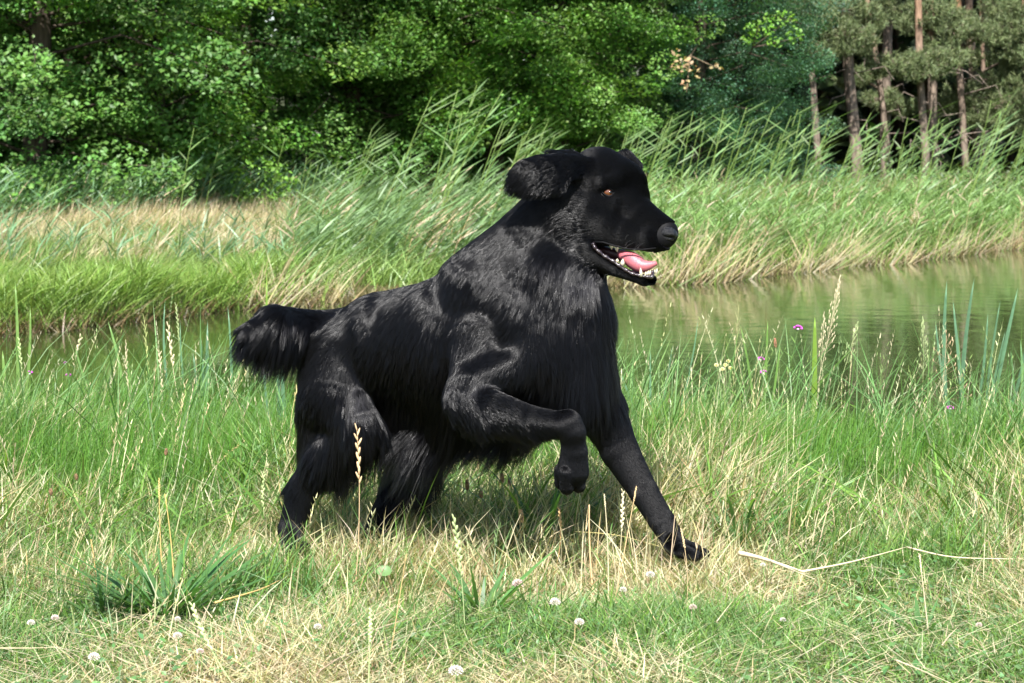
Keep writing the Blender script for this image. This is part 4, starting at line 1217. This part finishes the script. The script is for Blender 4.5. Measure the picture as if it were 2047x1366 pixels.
# grass standing round the paws
a = Acc()
for cx_, cy_, n_2, w_2 in [(1375, 1124, 1500, 0.13), (585, 1112, 1300, 0.13), (755, 1098, 500, 0.16), (660, 1110, 300, 0.2), (1010, 1105, 500, 0.3)]:
    c_ = on_ground(cx_, cy_); N = n_2
    x = c_[0] + rng.normal(0, w_2 * 0.6, N); y = c_[1] - rng.uniform(-0.06, 0.26, N)
    P = np.column_stack([x, y, ground_z(x, y) - 0.004]); cc_, k = mix_cols(x, y)
    blades(a, P, rng.uniform(0.03, 0.11, N), rng.uniform(0.002, 0.004, N), rng.uniform(0, 6.28, N), rng.uniform(0, 0.8, N), rng.uniform(0, 1.0, N), cc_ * 0.9, cc_ * 1.1, 3)
N = 520
px_ = rng.uniform(520, 1420, N); y = rng.uniform(4.86, 5.12, N); x = (px_ - 1023.5) / F * y
P = np.column_stack([x, y, ground_z(x, y) - 0.004]); cc_, k = mix_cols(x, y)
blades(a, P, rng.uniform(0.07, 0.20, N), rng.uniform(0.0018, 0.0034, N), rng.uniform(0, 6.28, N), rng.uniform(0, 0.5, N), rng.uniform(0, 0.8, N), cc_ * 0.9, cc_ * 1.1, 4)
props(a.build('grass_round_paws', M_grass), 'loose grass blades standing round the paws of the dog', kind='stuff')
# stray seeding stems
a = Acc()
x, y, P = near_pts(1700, 4.2, 7.6, dens=lambda x, y: np.interp(y, [4.2, 4.9, 5.4, 7.6], [0.08, 0.5, 0.8, 1]))
N = len(x); hh = np.interp(y, [4.2, 5, 6, 7.6], [0.09, 0.14, 0.24, 0.38]) * rng.uniform(0.6, 1.3, N)
az = rng.normal(0, 1.2, N); ln = rng.uniform(0, 0.45, N)
dr = rng.uniform(0, 1, N) < 0.55
c = np.where(dr[:, None], jit(DRY * 1.05, N, .15), jit((0.22, 0.30, 0.11), N, .15))
blades(a, P, hh, 0.0026, az, ln, 0.12, c, c, 4)
for j in range(9):      # spikelets up the last third of each stem
    f_ = 0.68 + 0.035 * j
    q = P.copy(); o = hh * (ln * f_ + 0.12 * 0.8 * f_ ** 2)
    q[:, 0] += np.cos(az) * o; q[:, 1] += np.sin(az) * o; q[:, 2] += hh * f_ * (1 - 0.04 * f_)
    blades(a, q, rng.uniform(0.010, 0.017, N), 0.0032, az + (math.pi if j % 2 else 0), rng.uniform(0.2, 0.6, N), 0.0, c * 1.1, c * 1.2, 2)
props(a.build('seeding_grass', M_grass), 'thin seeding grass stems scattered through the bank', kind='stuff')

# ------------------------------------------------------------------ single plants
def curve3(p0, p1, bow=0.0, n=9, side=0.0):
    t = np.linspace(0, 1, n)[:, None]
    P = p0 * (1 - t) + p1 * t
    P = P + np.array([bow, side, 0]) * (4 * t * (1 - t)) * 1.0
    return P
def px_plant(bx, by, tx, ty, dY=0.0):
    b = on_ground(bx, by); b[2] = float(ground_z(b[0], b[1])) - 0.01
    return b, W(tx, ty, b[1] + dY)
STR = np.array([0.54, 0.46, 0.29]); PAL = np.array([0.30, 0.36, 0.16]); GRS = np.array([0.14, 0.24, 0.06])
def seed_stalk(bx, by, tx, ty, label, head=0.30, col=STR, bow=0.01, fat=1.0, r=0.0011, name='grass_stalk', nsp=16, hcol=None, grp=None):
    b, tp_ = px_plant(bx, by, tx, ty)
    t_ = empty(name, b, label, 'grass stalk', grp)
    P = curve3(np.zeros(3), tp_ - b, bow, 14)
    a = Acc(); tube(a, P, np.linspace(r, r * 0.5, 14), col, 5); a.build('stem', M_stem, t_, True)
    a = Acc(); Lh = np.linalg.norm(tp_ - b) * head
    hc_ = col * 1.1 if hcol is None else hcol
    for i in range(nsp):
        f = 1 - head + head * i / (nsp - 1)
        q = np.array([np.interp(f, np.linspace(0, 1, 14), P[:, j]) for j in range(3)])
        d = np.array([np.interp(min(1, f + .03), np.linspace(0, 1, 14), P[:, j]) for j in range(3)]) - np.array([np.interp(f - .03, np.linspace(0, 1, 14), P[:, j]) for j in range(3)])
        d /= np.linalg.norm(d); sd_ = np.cross(d, [0, 1, 0]); sd_ /= np.linalg.norm(sd_) + 1e-9
        sg = 1 if i % 2 else -1
        dd = d + sd_ * sg * 0.25 + rng.normal(0, 0.14, 3); dd /= np.linalg.norm(dd)
        sl = Lh / nsp * 1.5
        taper = math.sin(math.pi * (0.2 + 0.75 * i / nsp))
        blob(a, q + dd * sl * 0.6, (0.0011 * fat * (0.5 + taper), 0.0010 * fat * (0.5 + taper), sl * 0.72), hc_ * rng.uniform(0.85, 1.15), 5, 4, rot_to(dd))
    a.build('seed_head', M_stem, t_, True)
    return t_
def panicle(bx, by, tx, ty, label, col, n=34, spread=0.35, head=0.35, cat='grass stalk'):
    """loose head of stalked spikelets"""
    b, tp_ = px_plant(bx, by, tx, ty); t_ = empty('grass_stalk', b, label, cat)
    P = curve3(np.zeros(3), tp_ - b, 0.012, 14); a = Acc(); tube(a, P, np.linspace(0.0012, 0.0005, 14), col, 5); a.build('stem', M_stem, t_, True)
    a = Acc(); Lh = np.linalg.norm(tp_ - b) * head
    D = (P[-1] - P[-4]); D /= np.linalg.norm(D); sd_ = np.cross(D, [0, 1, 0])
    for i in range(n):
        f = i / n; q0 = np.array([np.interp(1 - head + head * f, np.linspace(0, 1, 14), P[:, j]) for j in range(3)])
        w_ = spread * Lh * (1 - f) ** 0.8 * rng.uniform(0.3, 1) * 0.5
        q1 = q0 + D * Lh * 0.12 + sd_ * w_ * rng.choice([-1, 1]) + np.array([0, rng.normal(0, w_ * 0.6), 0])
        tube(a, [q0, q1], 0.0003, col, 3, False)
        dd = D + (q1 - q0) * 6; blob(a, q1, (0.0016, 0.0014, 0.0062), col * rng.uniform(0.9, 1.2), 5, 4, rot_to(dd))
    a.build('seed_head', M_stem, t_, True); return t_
panicle(1570, 850, 1677, 568, 'tall straw-coloured grass stalk with a dense pale head against the pond, right of the dog', STR * 1.15, 60, 0.22, 0.33)
panicle(1590, 840, 1648, 632, 'short side stalk with a small tan seed head just under the tall straw-coloured one', STR, 16, 0.2, 0.2)
panicle(1610, 900, 1712, 652, 'green grass stalk with a drooping pale green head against the pond', PAL * 1.1, 26, 0.35, 0.28)
panicle(1825, 900, 1845, 646, 'green grass stalk with an upright feathery head left of the broad reed leaves', PAL, 40, 0.25, 0.35)
panicle(1850, 900, 1892, 672, 'brownish open grass head between the feathery one and the broad reed leaves', STR * [0.9, 0.75, 0.7], 18, 0.9, 0.5)
seed_stalk(1400, 820, 1476, 618, 'bent thin straw stalk at the pond edge right of the dog\'s chest', 0.3, PAL * [1.2, 1, 1], 0.02)
seed_stalk(385, 900, 337, 655, 'straw-coloured grass stalk with a nodding jagged head, left of the tail', 0.30, STR * 1.1, -0.01, 2.2, 0.0013, nsp=12)
seed_stalk(600, 1010, 648, 648, 'tall yellowish grass spike crossing the root of the dog\'s tail', 0.42, STR * [1.0, .98, .7], -0.05, 1.0, nsp=22, hcol=STR * [1.1, 1.05, .8])
seed_stalk(706, 1150, 714, 862, 'pinkish dry grass spike standing in front of the dog\'s hind leg', 0.30, STR * [1.05, .85, .75], 0.008, 1.9, 0.0013, nsp=12)
seed_stalk(805, 1075, 914, 902, 'dry grass spike slanting right beside the far hind foot', 0.36, STR * 1.1, 0.005, 2.0, nsp=11)
seed_stalk(350, 990, 484, 886, 'orange-tan bent stalk slanting right, left of the hind feet', 0.4, STR * [1.0, .8, .6], -0.02, 0.8)
seed_stalk(300, 900, 252, 690, 'thin spike leaning left against the pond at the left', 0.4, STR * .95, -0.02, 1.0)
seed_stalk(290, 880, 288, 640, 'thin beaded grass spike over the pond, left of the jagged one', 0.6, PAL * [1.3, 1.2, 1], 0.01, 0.9, nsp=22)
seed_stalk(316, 900, 318, 705, 'short dry spike right of the beaded one, at the pond edge', 0.4, STR, 0.01, 1.3)
seed_stalk(345, 880, 352, 612, 'upright thin spike reaching the far waterline left of the tail', 0.25, PAL * 1.2, 0.015, 0.8)
seed_stalk(60, 880, 38, 680, 'pale spike at the left edge of the photo against the water', 0.3, PAL * 1.2, 0.0, 1.5)
seed_stalk(150, 870, 160, 676, 'grass stalk with a club-like tan head at the pond edge far left', 0.14, STR * .9, -0.02, 2.6, nsp=8)
seed_stalk(560, 1075, 572, 985, 'small dry spike in front of the near hind paw', 0.4, STR, 0.01, 1.4)
seed_stalk(575, 1090, 607, 938, 'pale leafless stem slanting over the near hind paw', 0.08, PAL * 1.4, 0.0, 0.9)
seed_stalk(545, 1060, 528, 950, 'pale bent spike just left of the near hind leg', 0.45, PAL * 1.3, -0.01, 1.4)
seed_stalk(672, 1090, 664, 972, 'pale green spikelet beside the hind legs, left of the pinkish spike', 0.3, PAL * 1.5, 0, 2.4)
seed_stalk(690, 1085, 700, 945, 'forked green spike right beside the pinkish dry one', 0.3, PAL * 1.1, 0.01, 1.3)
seed_stalk(760, 1080, 740, 965, 'pale beaded spike between the hind legs', 0.6, PAL * 1.3, -0.006, 1.0, nsp=16)
seed_stalk(1000, 1090, 1028, 1050, 'low dry spike under the dog\'s belly', 0.5, STR, 0, 1.0)
seed_stalk(1095, 1120, 1118, 1020, 'reddish dry twisted stalk under the lifted paw', 0.35, STR * [.95, .7, .5], 0.012, 1.5)
seed_stalk(1190, 1150, 1178, 1010, 'broad pale pink straw left of the stretched foreleg', 0.05, STR * [1.15, .9, .75], -0.004, 1.0, 0.0028)
seed_stalk(1215, 1180, 1208, 990, 'upright straw stalk left of the stretched foreleg', 0.1, STR * 1.05, 0.004, 1.0, 0.0017)
seed_stalk(1220, 1200, 1272, 975, 'long reddish straw stalk crossing toward the stretched foreleg', 0.1, STR * [1.1, .9, .75], 0.0, 1.2, 0.0016)
seed_stalk(1225, 1190, 1245, 985, 'pale seed stalk between the straw stalks by the stretched foreleg', 0.3, STR * 1.1, 0.004, 1.6)
seed_stalk(1385, 1120, 1342, 1025, 'green beaded spike in front of the stretched foreleg', 0.75, PAL * [1.1, 1.1, .9], -0.008, 1.5, nsp=14)
seed_stalk(1300, 1110, 1310, 990, 'small green panicle standing before the front paw', 0.4, PAL, 0.01, 1.2)
seed_stalk(1370, 1180, 1362, 1060, 'tan stalk just in front of the front paw', 0.2, STR * [1.05, .9, .8], 0.008, 1.4)
seed_stalk(1800, 1090, 1755, 895, 'long pale stem above the lying straw at the right', 0.12, PAL * 1.4, -0.02, 1.4)
seed_stalk(1572, 1060, 1575, 800, 'straight pale green stem rising right of the front paw', 0.1, PAL * 1.3, 0.0, 1.0)
seed_stalk(500, 1366, 385, 1212, 'blurred pale stem leaning left in the foreground', 0.45, PAL * 1.5, -0.01, 2.0, 0.0014)
seed_stalk(930, 1240, 908, 1040, 'blurred green grass spike in the foreground under the belly', 0.45, PAL * 1.1, 0.004, 2.6, 0.0013)
seed_stalk(735, 1370, 741, 1222, 'blurred pale green spike at the bottom of the photo left of centre', 0.3, PAL * 1.4, 0.0, 2.6, 0.0016)
seed_stalk(1860, 1250, 1838, 1110, 'pale bent stalk in the turf right of the lying straw', 0.2, STR * 1.1, 0.0, 1.2, 0.0015)
seed_stalk(775, 1290, 812, 1110, 'thin orange-tan stem below the hind feet', 0.05, STR * [1, .85, .6], 0.0, 1.0, 0.0012)
seed_stalk(330, 1160, 318, 960, 'orange dry stalk rising from the dark tuft in the foreground', 0.15, STR * [1.05, .85, .5], -0.003, 1.2, 0.0016)
seed_stalk(350, 1170, 330, 990, 'second dry yellow stalk rising from the dark tuft', 0.1, STR * [1.05, .9, .5], 0.004, 1.0, 0.0018)
seed_stalk(195, 1180, 182, 1080, 'thin yellow stalk left of the dark tuft', 0.1, STR * [1.0, .8, .5], 0.004, 1.0, 0.0014)

# ribwort plantains: leafless stem, brown head
def plantain(bx, by, tx, ty, hpx, label, col=(0.22, 0.13, 0.07)):
    b, tp_ = px_plant(bx, by, tx, ty); t_ = empty('plantain', b, label, 'plantain', 'ribwort plantains in the grass')
    P = curve3(np.zeros(3), tp_ - b, 0.004, 9); a = Acc(); tube(a, P, 0.0011, PAL * 0.9, 5); a.build('stem', M_stem, t_, True)
    a = Acc(); hL = hpx / PXM; d = P[-1] - P[-3]; d /= np.linalg.norm(d); Rm_ = rot_to(d)
    for i in range(46):
        f = i / 46; an = i * 2.4; rr_ = 0.0036 * math.sin(math.pi * (0.14 + 0.8 * f)) ** 0.6
        q = P[-1] + d * (f - 0.35) * hL + Rm_[:, 0] * math.cos(an) * rr_ + Rm_[:, 1] * math.sin(an) * rr_
        blob(a, q, (0.0014, 0.0014, 0.0022), np.array(col) * rng.uniform(0.6, 1.5), 4, 3, Rm_)
    a.build('flower_head', M_stem, t_, True)
plantain(975, 1085, 975, 908, 26, 'brown plantain head on a tall stem right under the belly hair')
plantain(1142, 1075, 1138, 940, 28, 'reddish-brown plantain head standing before the lifted paw', (0.36, 0.17, 0.08))
plantain(935, 1070, 934, 972, 20, 'short brown plantain left of the tall one under the belly')
plantain(1003, 1070, 1004, 958, 18, 'pale brown plantain just right of the tall one under the belly', (0.3, 0.2, 0.11))
plantain(1015, 1060, 1019, 965, 16, 'small plantain head at the right of the group under the belly', (0.25, 0.16, 0.09))
plantain(960, 1080, 962, 990, 12, 'lowest of the plantain heads under the belly', (0.28, 0.18, 0.1))
plantain(1050, 1110, 1043, 1035, 26, 'tan plantain head low in the dark shade below the belly', (0.42, 0.28, 0.14))
plantain(1560, 860, 1550, 688, 26, 'reddish plantain head against the water, left of the purple vetch', (0.36, 0.17, 0.1))
plantain(300, 1010, 332, 905, 14, 'small dark plantain head in the grass left of the hind legs')
plantain(110, 1060, 102, 985, 12, 'low dark plantain head at the far left')
plantain(150, 1010, 152, 955, 12, 'dark plantain head right of the far-left one')
plantain(1330, 900, 1338, 805, 14, 'small tan plantain beside the stretched foreleg', (0.3, 0.2, 0.12))

# purple vetch
M_petal = tint_material('petal', 0.5, 0.3, 200, 0.85, 1.15)
def vetch(bx, by, tx, ty, label, n=7, s=0.011):
    b, tp_ = px_plant(bx, by, tx, ty); t_ = empty('vetch', b, label, 'wildflower')
    P = curve3(np.zeros(3), tp_ - b, 0.02, 10); a = Acc(); tube(a, P, np.linspace(0.001, 0.0006, 10), GRS * 0.9, 4)
    a.build('stem', M_stem, t_, True); a = Acc()
    for k_ in range(2, 9):
        for sg in (-1, 1):
            blades(a, P[k_][None], 0.022, 0.005, rng.uniform(0, 6.28) if sg > 0 else rng.uniform(0, 6.28), 0.9, 0.2, GRS, GRS * 1.1, 3, wmid=True)
    a.build('leaf', M_grass, t_)
    a = Acc()
    for i in range(n):
        an = rng.uniform(-0.5, 3.6); q = P[-1] + np.array([math.cos(an), rng.normal(0, .4), 0.55 * math.sin(an)]) * s * 0.75
        blob(a, q, (s * 0.42, s * 0.3, s * 0.24), np.array([0.50, 0.075, 0.42]) * rng.uniform(0.7, 1.35), 7, 5, rot_to([math.cos(an), 0.2, math.sin(an)]))
    blob(a, P[-1] + [0, -0.004, -0.003], (s * 0.3, s * 0.2, s * 0.2), (0.75, 0.55, 0.7), 6, 4)
    a.build('flower', M_petal, t_, True)
vetch(1500, 900, 1595, 656, 'highest purple vetch flower, against the pond right of the dog', 9, 0.0135)
vetch(1510, 890, 1521, 718, 'purple vetch flower left of and below the highest one', 7)
vetch(1505, 900, 1526, 744, 'lowest purple vetch flower of the three right of the dog', 6, 0.010)
vetch(110, 860, 131, 726, 'faint purple flower at the pond edge far left, uppermost of the pair', 4, 0.008)
vetch(125, 870, 137, 750, 'pink-purple flower just below the faint one far left', 6, 0.009)
vetch(1890, 930, 1900, 815, 'small purple flower low in the grass at the right edge', 6, 0.010)
vetch(95, 960, 60, 745, 'pale purple flower spike at the left edge of the photo', 4, 0.008)

# small daisy-like flowers
def small_flower(bx, by, tx, ty, label, col, heads):
    b, tp_ = px_plant(bx, by, tx, ty); t_ = empty('small_flower', b, label, 'wildflower')
    a, f2 = Acc(), Acc()
    for dx, dy in heads:
        q = W(tx + dx, ty + dy, b[1]) - b
        tube(a, curve3(np.zeros(3), q, 0.012, 7), 0.0008, PAL, 4)
        for i in range(8):
            an = i * math.pi / 4; blob(f2, q + np.array([math.cos(an) * 0.005, -0.001, math.sin(an) * 0.004]), (0.003, 0.0015, 0.0022), np.array(col) * rng.uniform(.85, 1.1), 5, 3)
        blob(f2, q + [0, -0.002, 0], (0.003, 0.002, 0.003), (0.6, 0.42, 0.05), 6, 4)
    a.build('stem', M_stem, t_, True); f2.build('flower', M_petal, t_, True)
small_flower(1440, 860, 1450, 730, 'cluster of small cream-yellow flowers at the pond edge right of the dog', (0.75, 0.68, 0.35), [(0, 0), (-18, 0), (6, -8), (10, 6), (-6, 8)])

# white clover in the turf
def clover(px, py, r, label, pink=0.0):
    b = on_ground(px, py + 26); b[2] = float(ground_z(b[0], b[1]))
    q = W(px, py, b[1]) - b
    t_ = empty('clover_flower', b, label, 'clover')
    a = Acc(); tube(a, curve3(np.zeros(3), q, 0.003, 5), 0.001, GRS * 1.1, 4); a.build('stem', M_stem, t_, True)
    a = Acc(); R_ = r * 0.6 / PXM
    for i in range(46):
        z = 1 - 1.5 * (i + .5) / 46; an = i * 2.4; rr_ = math.sqrt(max(0, 1 - z * z))
        d = np.array([rr_ * math.cos(an), rr_ * math.sin(an), z]); 
        c = np.array([0.66, 0.62, 0.52]) * (1 - pink) + np.array([0.6, 0.38, 0.36]) * pink
        blob(a, q + d * R_ * [1, 1, .8], (R_ * .16, R_ * .16, R_ * .42), c * rng.uniform(0.75, 1.1), 4, 3, rot_to(d + [0, 0, .5]))
    a.build('flower_head', M_petal, t_, True)
for px_, py_, r_, lb, pk in [(911, 1343, 15, 'white clover head at the bottom edge of the photo near the middle', 0), (1158, 1245, 11, 'white clover head with a pink tinge, in the turf below the lifted paw', .15),
      (1110, 1205, 13, 'pale clover head up and left of the pink-tinged one', .1), (1035, 1168, 14, 'faded brownish clover head below the belly', .7), (188, 1315, 12, 'white clover head at the bottom left of the photo', 0),
      (62, 1246, 9, 'white clover head near the left edge', 0), (110, 1236, 9, 'fading clover head right of the one near the left edge', .4), (355, 1238, 7, 'small white clover head right below the dark tuft', 0),
      (355, 1272, 10, 'blurred clover head below the small one by the dark tuft', .1), (635, 1254, 9, 'pale clover head left of the middle foreground', .1), (1300, 1150, 11, 'whitish clover head left below the front paw', .1),
      (1245, 1180, 9, 'pale clover head below the straw stalks', .1), (1525, 1130, 7, 'small greenish clover head right below the lying straw', 0), (1957, 1250, 7, 'tiny pinkish clover head at the right of the turf', .5),
      (443, 938, 7, 'small white flower head in the grass left of the hind legs', .1), (1565, 1240, 7, 'small white clover head below the bend of the lying straw', .1), (400, 1303, 8, 'brownish clover head at the bottom left', .5),
      (1385, 1215, 9, 'dull pink clover head in the dry turf below the front paw', .7)]:
    clover(px_, py_, r_, lb, pk)

# broad sword leaves
def sword(b, tp_, w_, bow, col, parent, name='leaf'):
    a = Acc(); n = 12; P = curve3(np.zeros(3), tp_ - b, bow, n)
    t = np.linspace(0, 1, n); hw = w_ * 0.5 * (1 - t) ** 0.5 * (0.7 + 0.5 * t)
    side = np.array([1, 0.25, 0]); V = []
    for i in range(n): V += [P[i] - side * hw[i], P[i] + [0, 0.25 * hw[i], 0], P[i] + side * hw[i]]
    T = []
    for i in range(n - 1):
        for j in range(2):
            p_ = i * 3 + j; T += [[p_, p_ + 1, p_ + 4], [p_, p_ + 4, p_ + 3]]
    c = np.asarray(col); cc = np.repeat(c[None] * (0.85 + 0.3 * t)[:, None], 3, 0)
    a.add(V, T, cc); o = a.build(name, M_grass, parent)
    return o
BLG = np.array([0.12, 0.23, 0.13]); YLG = np.array([0.20, 0.33, 0.05])
def sword_plant(cx, cy, lst, label, col):
    b = on_ground(cx, cy); b[2] = float(ground_z(b[0], b[1])) - 0.02
    t_ = empty('sedge_plant', b, label, 'sedge plant')
    for dx, tx, ty, wpx, bow in lst:
        bb = b + np.array([dx * b[1] / F, rng.uniform(-.03, .03), 0])
        o = sword(bb, W(tx, ty, b[1]), wpx * b[1] / F, bow, col * rng.uniform(0.85, 1.15), t_); o.location = bb - b
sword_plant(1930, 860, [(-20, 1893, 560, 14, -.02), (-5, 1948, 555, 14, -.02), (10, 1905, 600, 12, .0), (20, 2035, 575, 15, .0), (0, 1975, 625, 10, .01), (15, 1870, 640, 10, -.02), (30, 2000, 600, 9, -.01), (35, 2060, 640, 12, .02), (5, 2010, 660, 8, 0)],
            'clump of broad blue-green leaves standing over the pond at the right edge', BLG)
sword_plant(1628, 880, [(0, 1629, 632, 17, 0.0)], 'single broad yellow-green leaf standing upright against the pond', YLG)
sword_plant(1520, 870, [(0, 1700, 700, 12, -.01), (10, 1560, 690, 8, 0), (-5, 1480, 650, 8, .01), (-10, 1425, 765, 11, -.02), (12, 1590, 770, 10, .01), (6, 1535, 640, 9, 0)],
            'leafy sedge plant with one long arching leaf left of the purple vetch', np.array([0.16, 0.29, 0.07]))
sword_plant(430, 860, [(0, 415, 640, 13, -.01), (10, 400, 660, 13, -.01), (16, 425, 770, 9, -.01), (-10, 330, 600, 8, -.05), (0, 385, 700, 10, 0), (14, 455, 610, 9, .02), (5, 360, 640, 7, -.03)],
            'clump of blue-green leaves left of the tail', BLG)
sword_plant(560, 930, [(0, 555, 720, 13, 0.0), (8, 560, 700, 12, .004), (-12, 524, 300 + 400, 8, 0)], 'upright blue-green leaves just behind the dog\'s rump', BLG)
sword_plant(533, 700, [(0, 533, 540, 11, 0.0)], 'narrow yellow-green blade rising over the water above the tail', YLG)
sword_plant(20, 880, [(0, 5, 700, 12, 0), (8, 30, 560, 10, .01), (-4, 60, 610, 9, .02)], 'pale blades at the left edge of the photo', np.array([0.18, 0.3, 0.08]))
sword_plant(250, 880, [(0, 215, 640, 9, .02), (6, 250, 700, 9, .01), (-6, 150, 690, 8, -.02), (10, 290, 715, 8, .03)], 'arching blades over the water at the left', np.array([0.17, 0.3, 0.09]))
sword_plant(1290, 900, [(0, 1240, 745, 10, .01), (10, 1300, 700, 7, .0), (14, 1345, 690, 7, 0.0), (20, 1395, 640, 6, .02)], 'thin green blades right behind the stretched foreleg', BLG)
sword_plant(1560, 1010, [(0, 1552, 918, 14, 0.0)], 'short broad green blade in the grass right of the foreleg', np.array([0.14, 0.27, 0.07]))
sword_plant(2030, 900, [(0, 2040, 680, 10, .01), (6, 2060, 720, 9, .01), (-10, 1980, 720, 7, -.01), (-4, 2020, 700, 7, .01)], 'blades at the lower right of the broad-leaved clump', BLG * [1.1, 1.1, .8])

# dark leafy tuft in the foreground
def grass_tuft(cx, cy, nleaf, hpx, spread, label, col):
    b = on_ground(cx, cy); b[2] = float(ground_z(b[0], b[1])) - 0.005
    t_ = empty('grass_tuft', b, label, 'grass tuft')
    for i in range(nleaf):
        a = Acc(); az = rng.uniform(0, 6.28); h_ = 1.35 * hpx * b[1] / F * rng.uniform(0.4, 1.1); c = jit(col, 1, .15)
        p = np.array([[math.cos(az), math.sin(az), 0]]) * rng.uniform(0, spread * 0.35)
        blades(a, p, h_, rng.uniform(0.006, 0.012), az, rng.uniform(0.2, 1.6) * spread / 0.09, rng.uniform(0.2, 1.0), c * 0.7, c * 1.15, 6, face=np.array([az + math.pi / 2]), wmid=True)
        a.build('leaf', M_grass, t_)
DK = np.array([0.075, 0.17, 0.05])
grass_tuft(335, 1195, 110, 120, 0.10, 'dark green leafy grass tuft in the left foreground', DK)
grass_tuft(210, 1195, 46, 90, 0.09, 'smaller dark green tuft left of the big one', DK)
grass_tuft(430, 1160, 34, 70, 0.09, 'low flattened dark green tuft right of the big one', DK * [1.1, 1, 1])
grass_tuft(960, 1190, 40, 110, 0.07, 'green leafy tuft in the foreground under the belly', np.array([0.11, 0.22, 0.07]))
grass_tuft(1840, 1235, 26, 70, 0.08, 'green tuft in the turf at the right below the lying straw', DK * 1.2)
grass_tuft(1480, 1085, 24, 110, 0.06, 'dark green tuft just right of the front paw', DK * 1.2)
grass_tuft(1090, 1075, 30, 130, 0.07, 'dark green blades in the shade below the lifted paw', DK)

# herb with palmate leaves behind the rump
def herb(cx, cy, ty, lst, label, col, size=0.03):
    b = on_ground(cx, cy); b[2] = float(ground_z(b[0], b[1])); t_ = empty('herb', b, label, 'herb')
    a = Acc(); tube(a, curve3(np.zeros(3), W(cx, ty, b[1]) - b, 0.01, 7), 0.0015, col, 5); a.build('stem', M_stem, t_, True)
    for lx, ly in lst:
        q = W(lx, ly, b[1] + rng.uniform(-.03, .03)) - b; a = Acc()
        for k_ in range(5):
            blades(a, q[None], size * rng.uniform(.8, 1.2), size * .33, k_ * 1.25 + rng.uniform(-.2, .2), 1.2, 0.3, jit(col, 1, .12), jit(col, 1, .12), 4, wmid=True)
        a.build('leaf', M_grass, t_)
herb(500, 1000, 900, [(500, 905), (470, 915), (530, 912), (485, 930), (520, 938), (545, 925), (500, 955)], 'leafy herb with finger-shaped leaves behind the near hind leg', np.array([0.12, 0.26, 0.06]))
herb(1475, 1000, 930, [(1475, 935), (1490, 955), (1455, 960), (1450, 985), (1478, 980), (1500, 970)], 'grey-green herb with pale leaves right of the stretched foreleg', np.array([0.24, 0.34, 0.2]), 0.022)
herb(1620, 1010, 920, [(1620, 925), (1600, 950), (1640, 955), (1615, 975)], 'green herb in the grass right of the grey-green one', np.array([0.13, 0.27, 0.07]), 0.024)

# pale round leaf
b = on_ground(768, 1165); t_ = empty('round_leaf_plant', b, 'pale green round leaf lying in the turf below the hind feet', 'leaf plant')
a = Acc(); n_ = 16; cpt = W(768, 1140, b[1]) - b
V = [cpt + [0, 0, -0.003]] + [cpt + np.array([math.cos(2 * math.pi * i / n_) * 0.016 * (1 + .12 * math.sin(5 * i)), -0.006 + 0.010 * math.sin(2 * math.pi * i / n_), math.sin(2 * math.pi * i / n_) * 0.009]) for i in range(n_)]
a.add(V, [[0, 1 + i, 1 + (i + 1) % n_] for i in range(n_)], (0.16, 0.28, 0.10)); a.build('leaf', M_grass, t_)
a = Acc(); tube(a, [np.zeros(3), cpt * 0.5, cpt], 0.001, GRS, 4); a.build('stem', M_stem, t_)

# lying dry straw
def lying(pts, r, label, col):
    Q_ = [on_ground(x_, y_, 0.035) for x_, y_ in pts]; b = Q_[0].copy()
    o_ = Acc(); n = len(Q_) * 5; P = smooth_path(np.array(Q_) - b, n)
    tube(o_, P, np.linspace(r, r * 0.3, n), col, 6)
    o = o_.build('dry_straw', M_stem, None, True, loc=b); return props(o, label, 'straw')
lying([(1478, 1106), (1520, 1115), (1605, 1143)], 0.0058, 'thick white piece of dry straw lying right of the front paw', STR * [1.3, 1.25, 1.3])
lying([(1605, 1143), (1700, 1125), (1812, 1094)], 0.0026, 'long pale straw rising to the right from the thick white piece', STR * 1.3)
lying([(1812, 1094), (1900, 1116), (2047, 1118)], 0.0020, 'thin pale straw running on to the right edge of the photo', STR * 1.3)
lying([(1540, 1122), (1580, 1138), (1628, 1158)], 0.0024, 'short straw lying under the thick white piece', STR * 1.1)
lying([(430, 1205), (520, 1180), (560, 1160)], 0.0022, 'yellow straw lying right of the dark tuft', STR * [1.0, .85, .5])
lying([(1790, 1320), (1830, 1335), (1900, 1366)], 0.0016, 'pale straw lying at the bottom right of the photo', STR * 1.2)
lying([(0, 1296), (60, 1296), (120, 1294)], 0.0010, 'thin pale straw lying at the left edge of the turf', STR * 1.1)
lying([(1150, 1063), (1230, 1068), (1318, 1092)], 0.0011, 'thin yellow straw running toward the front paw', STR * [1.1, 1.1, .7])
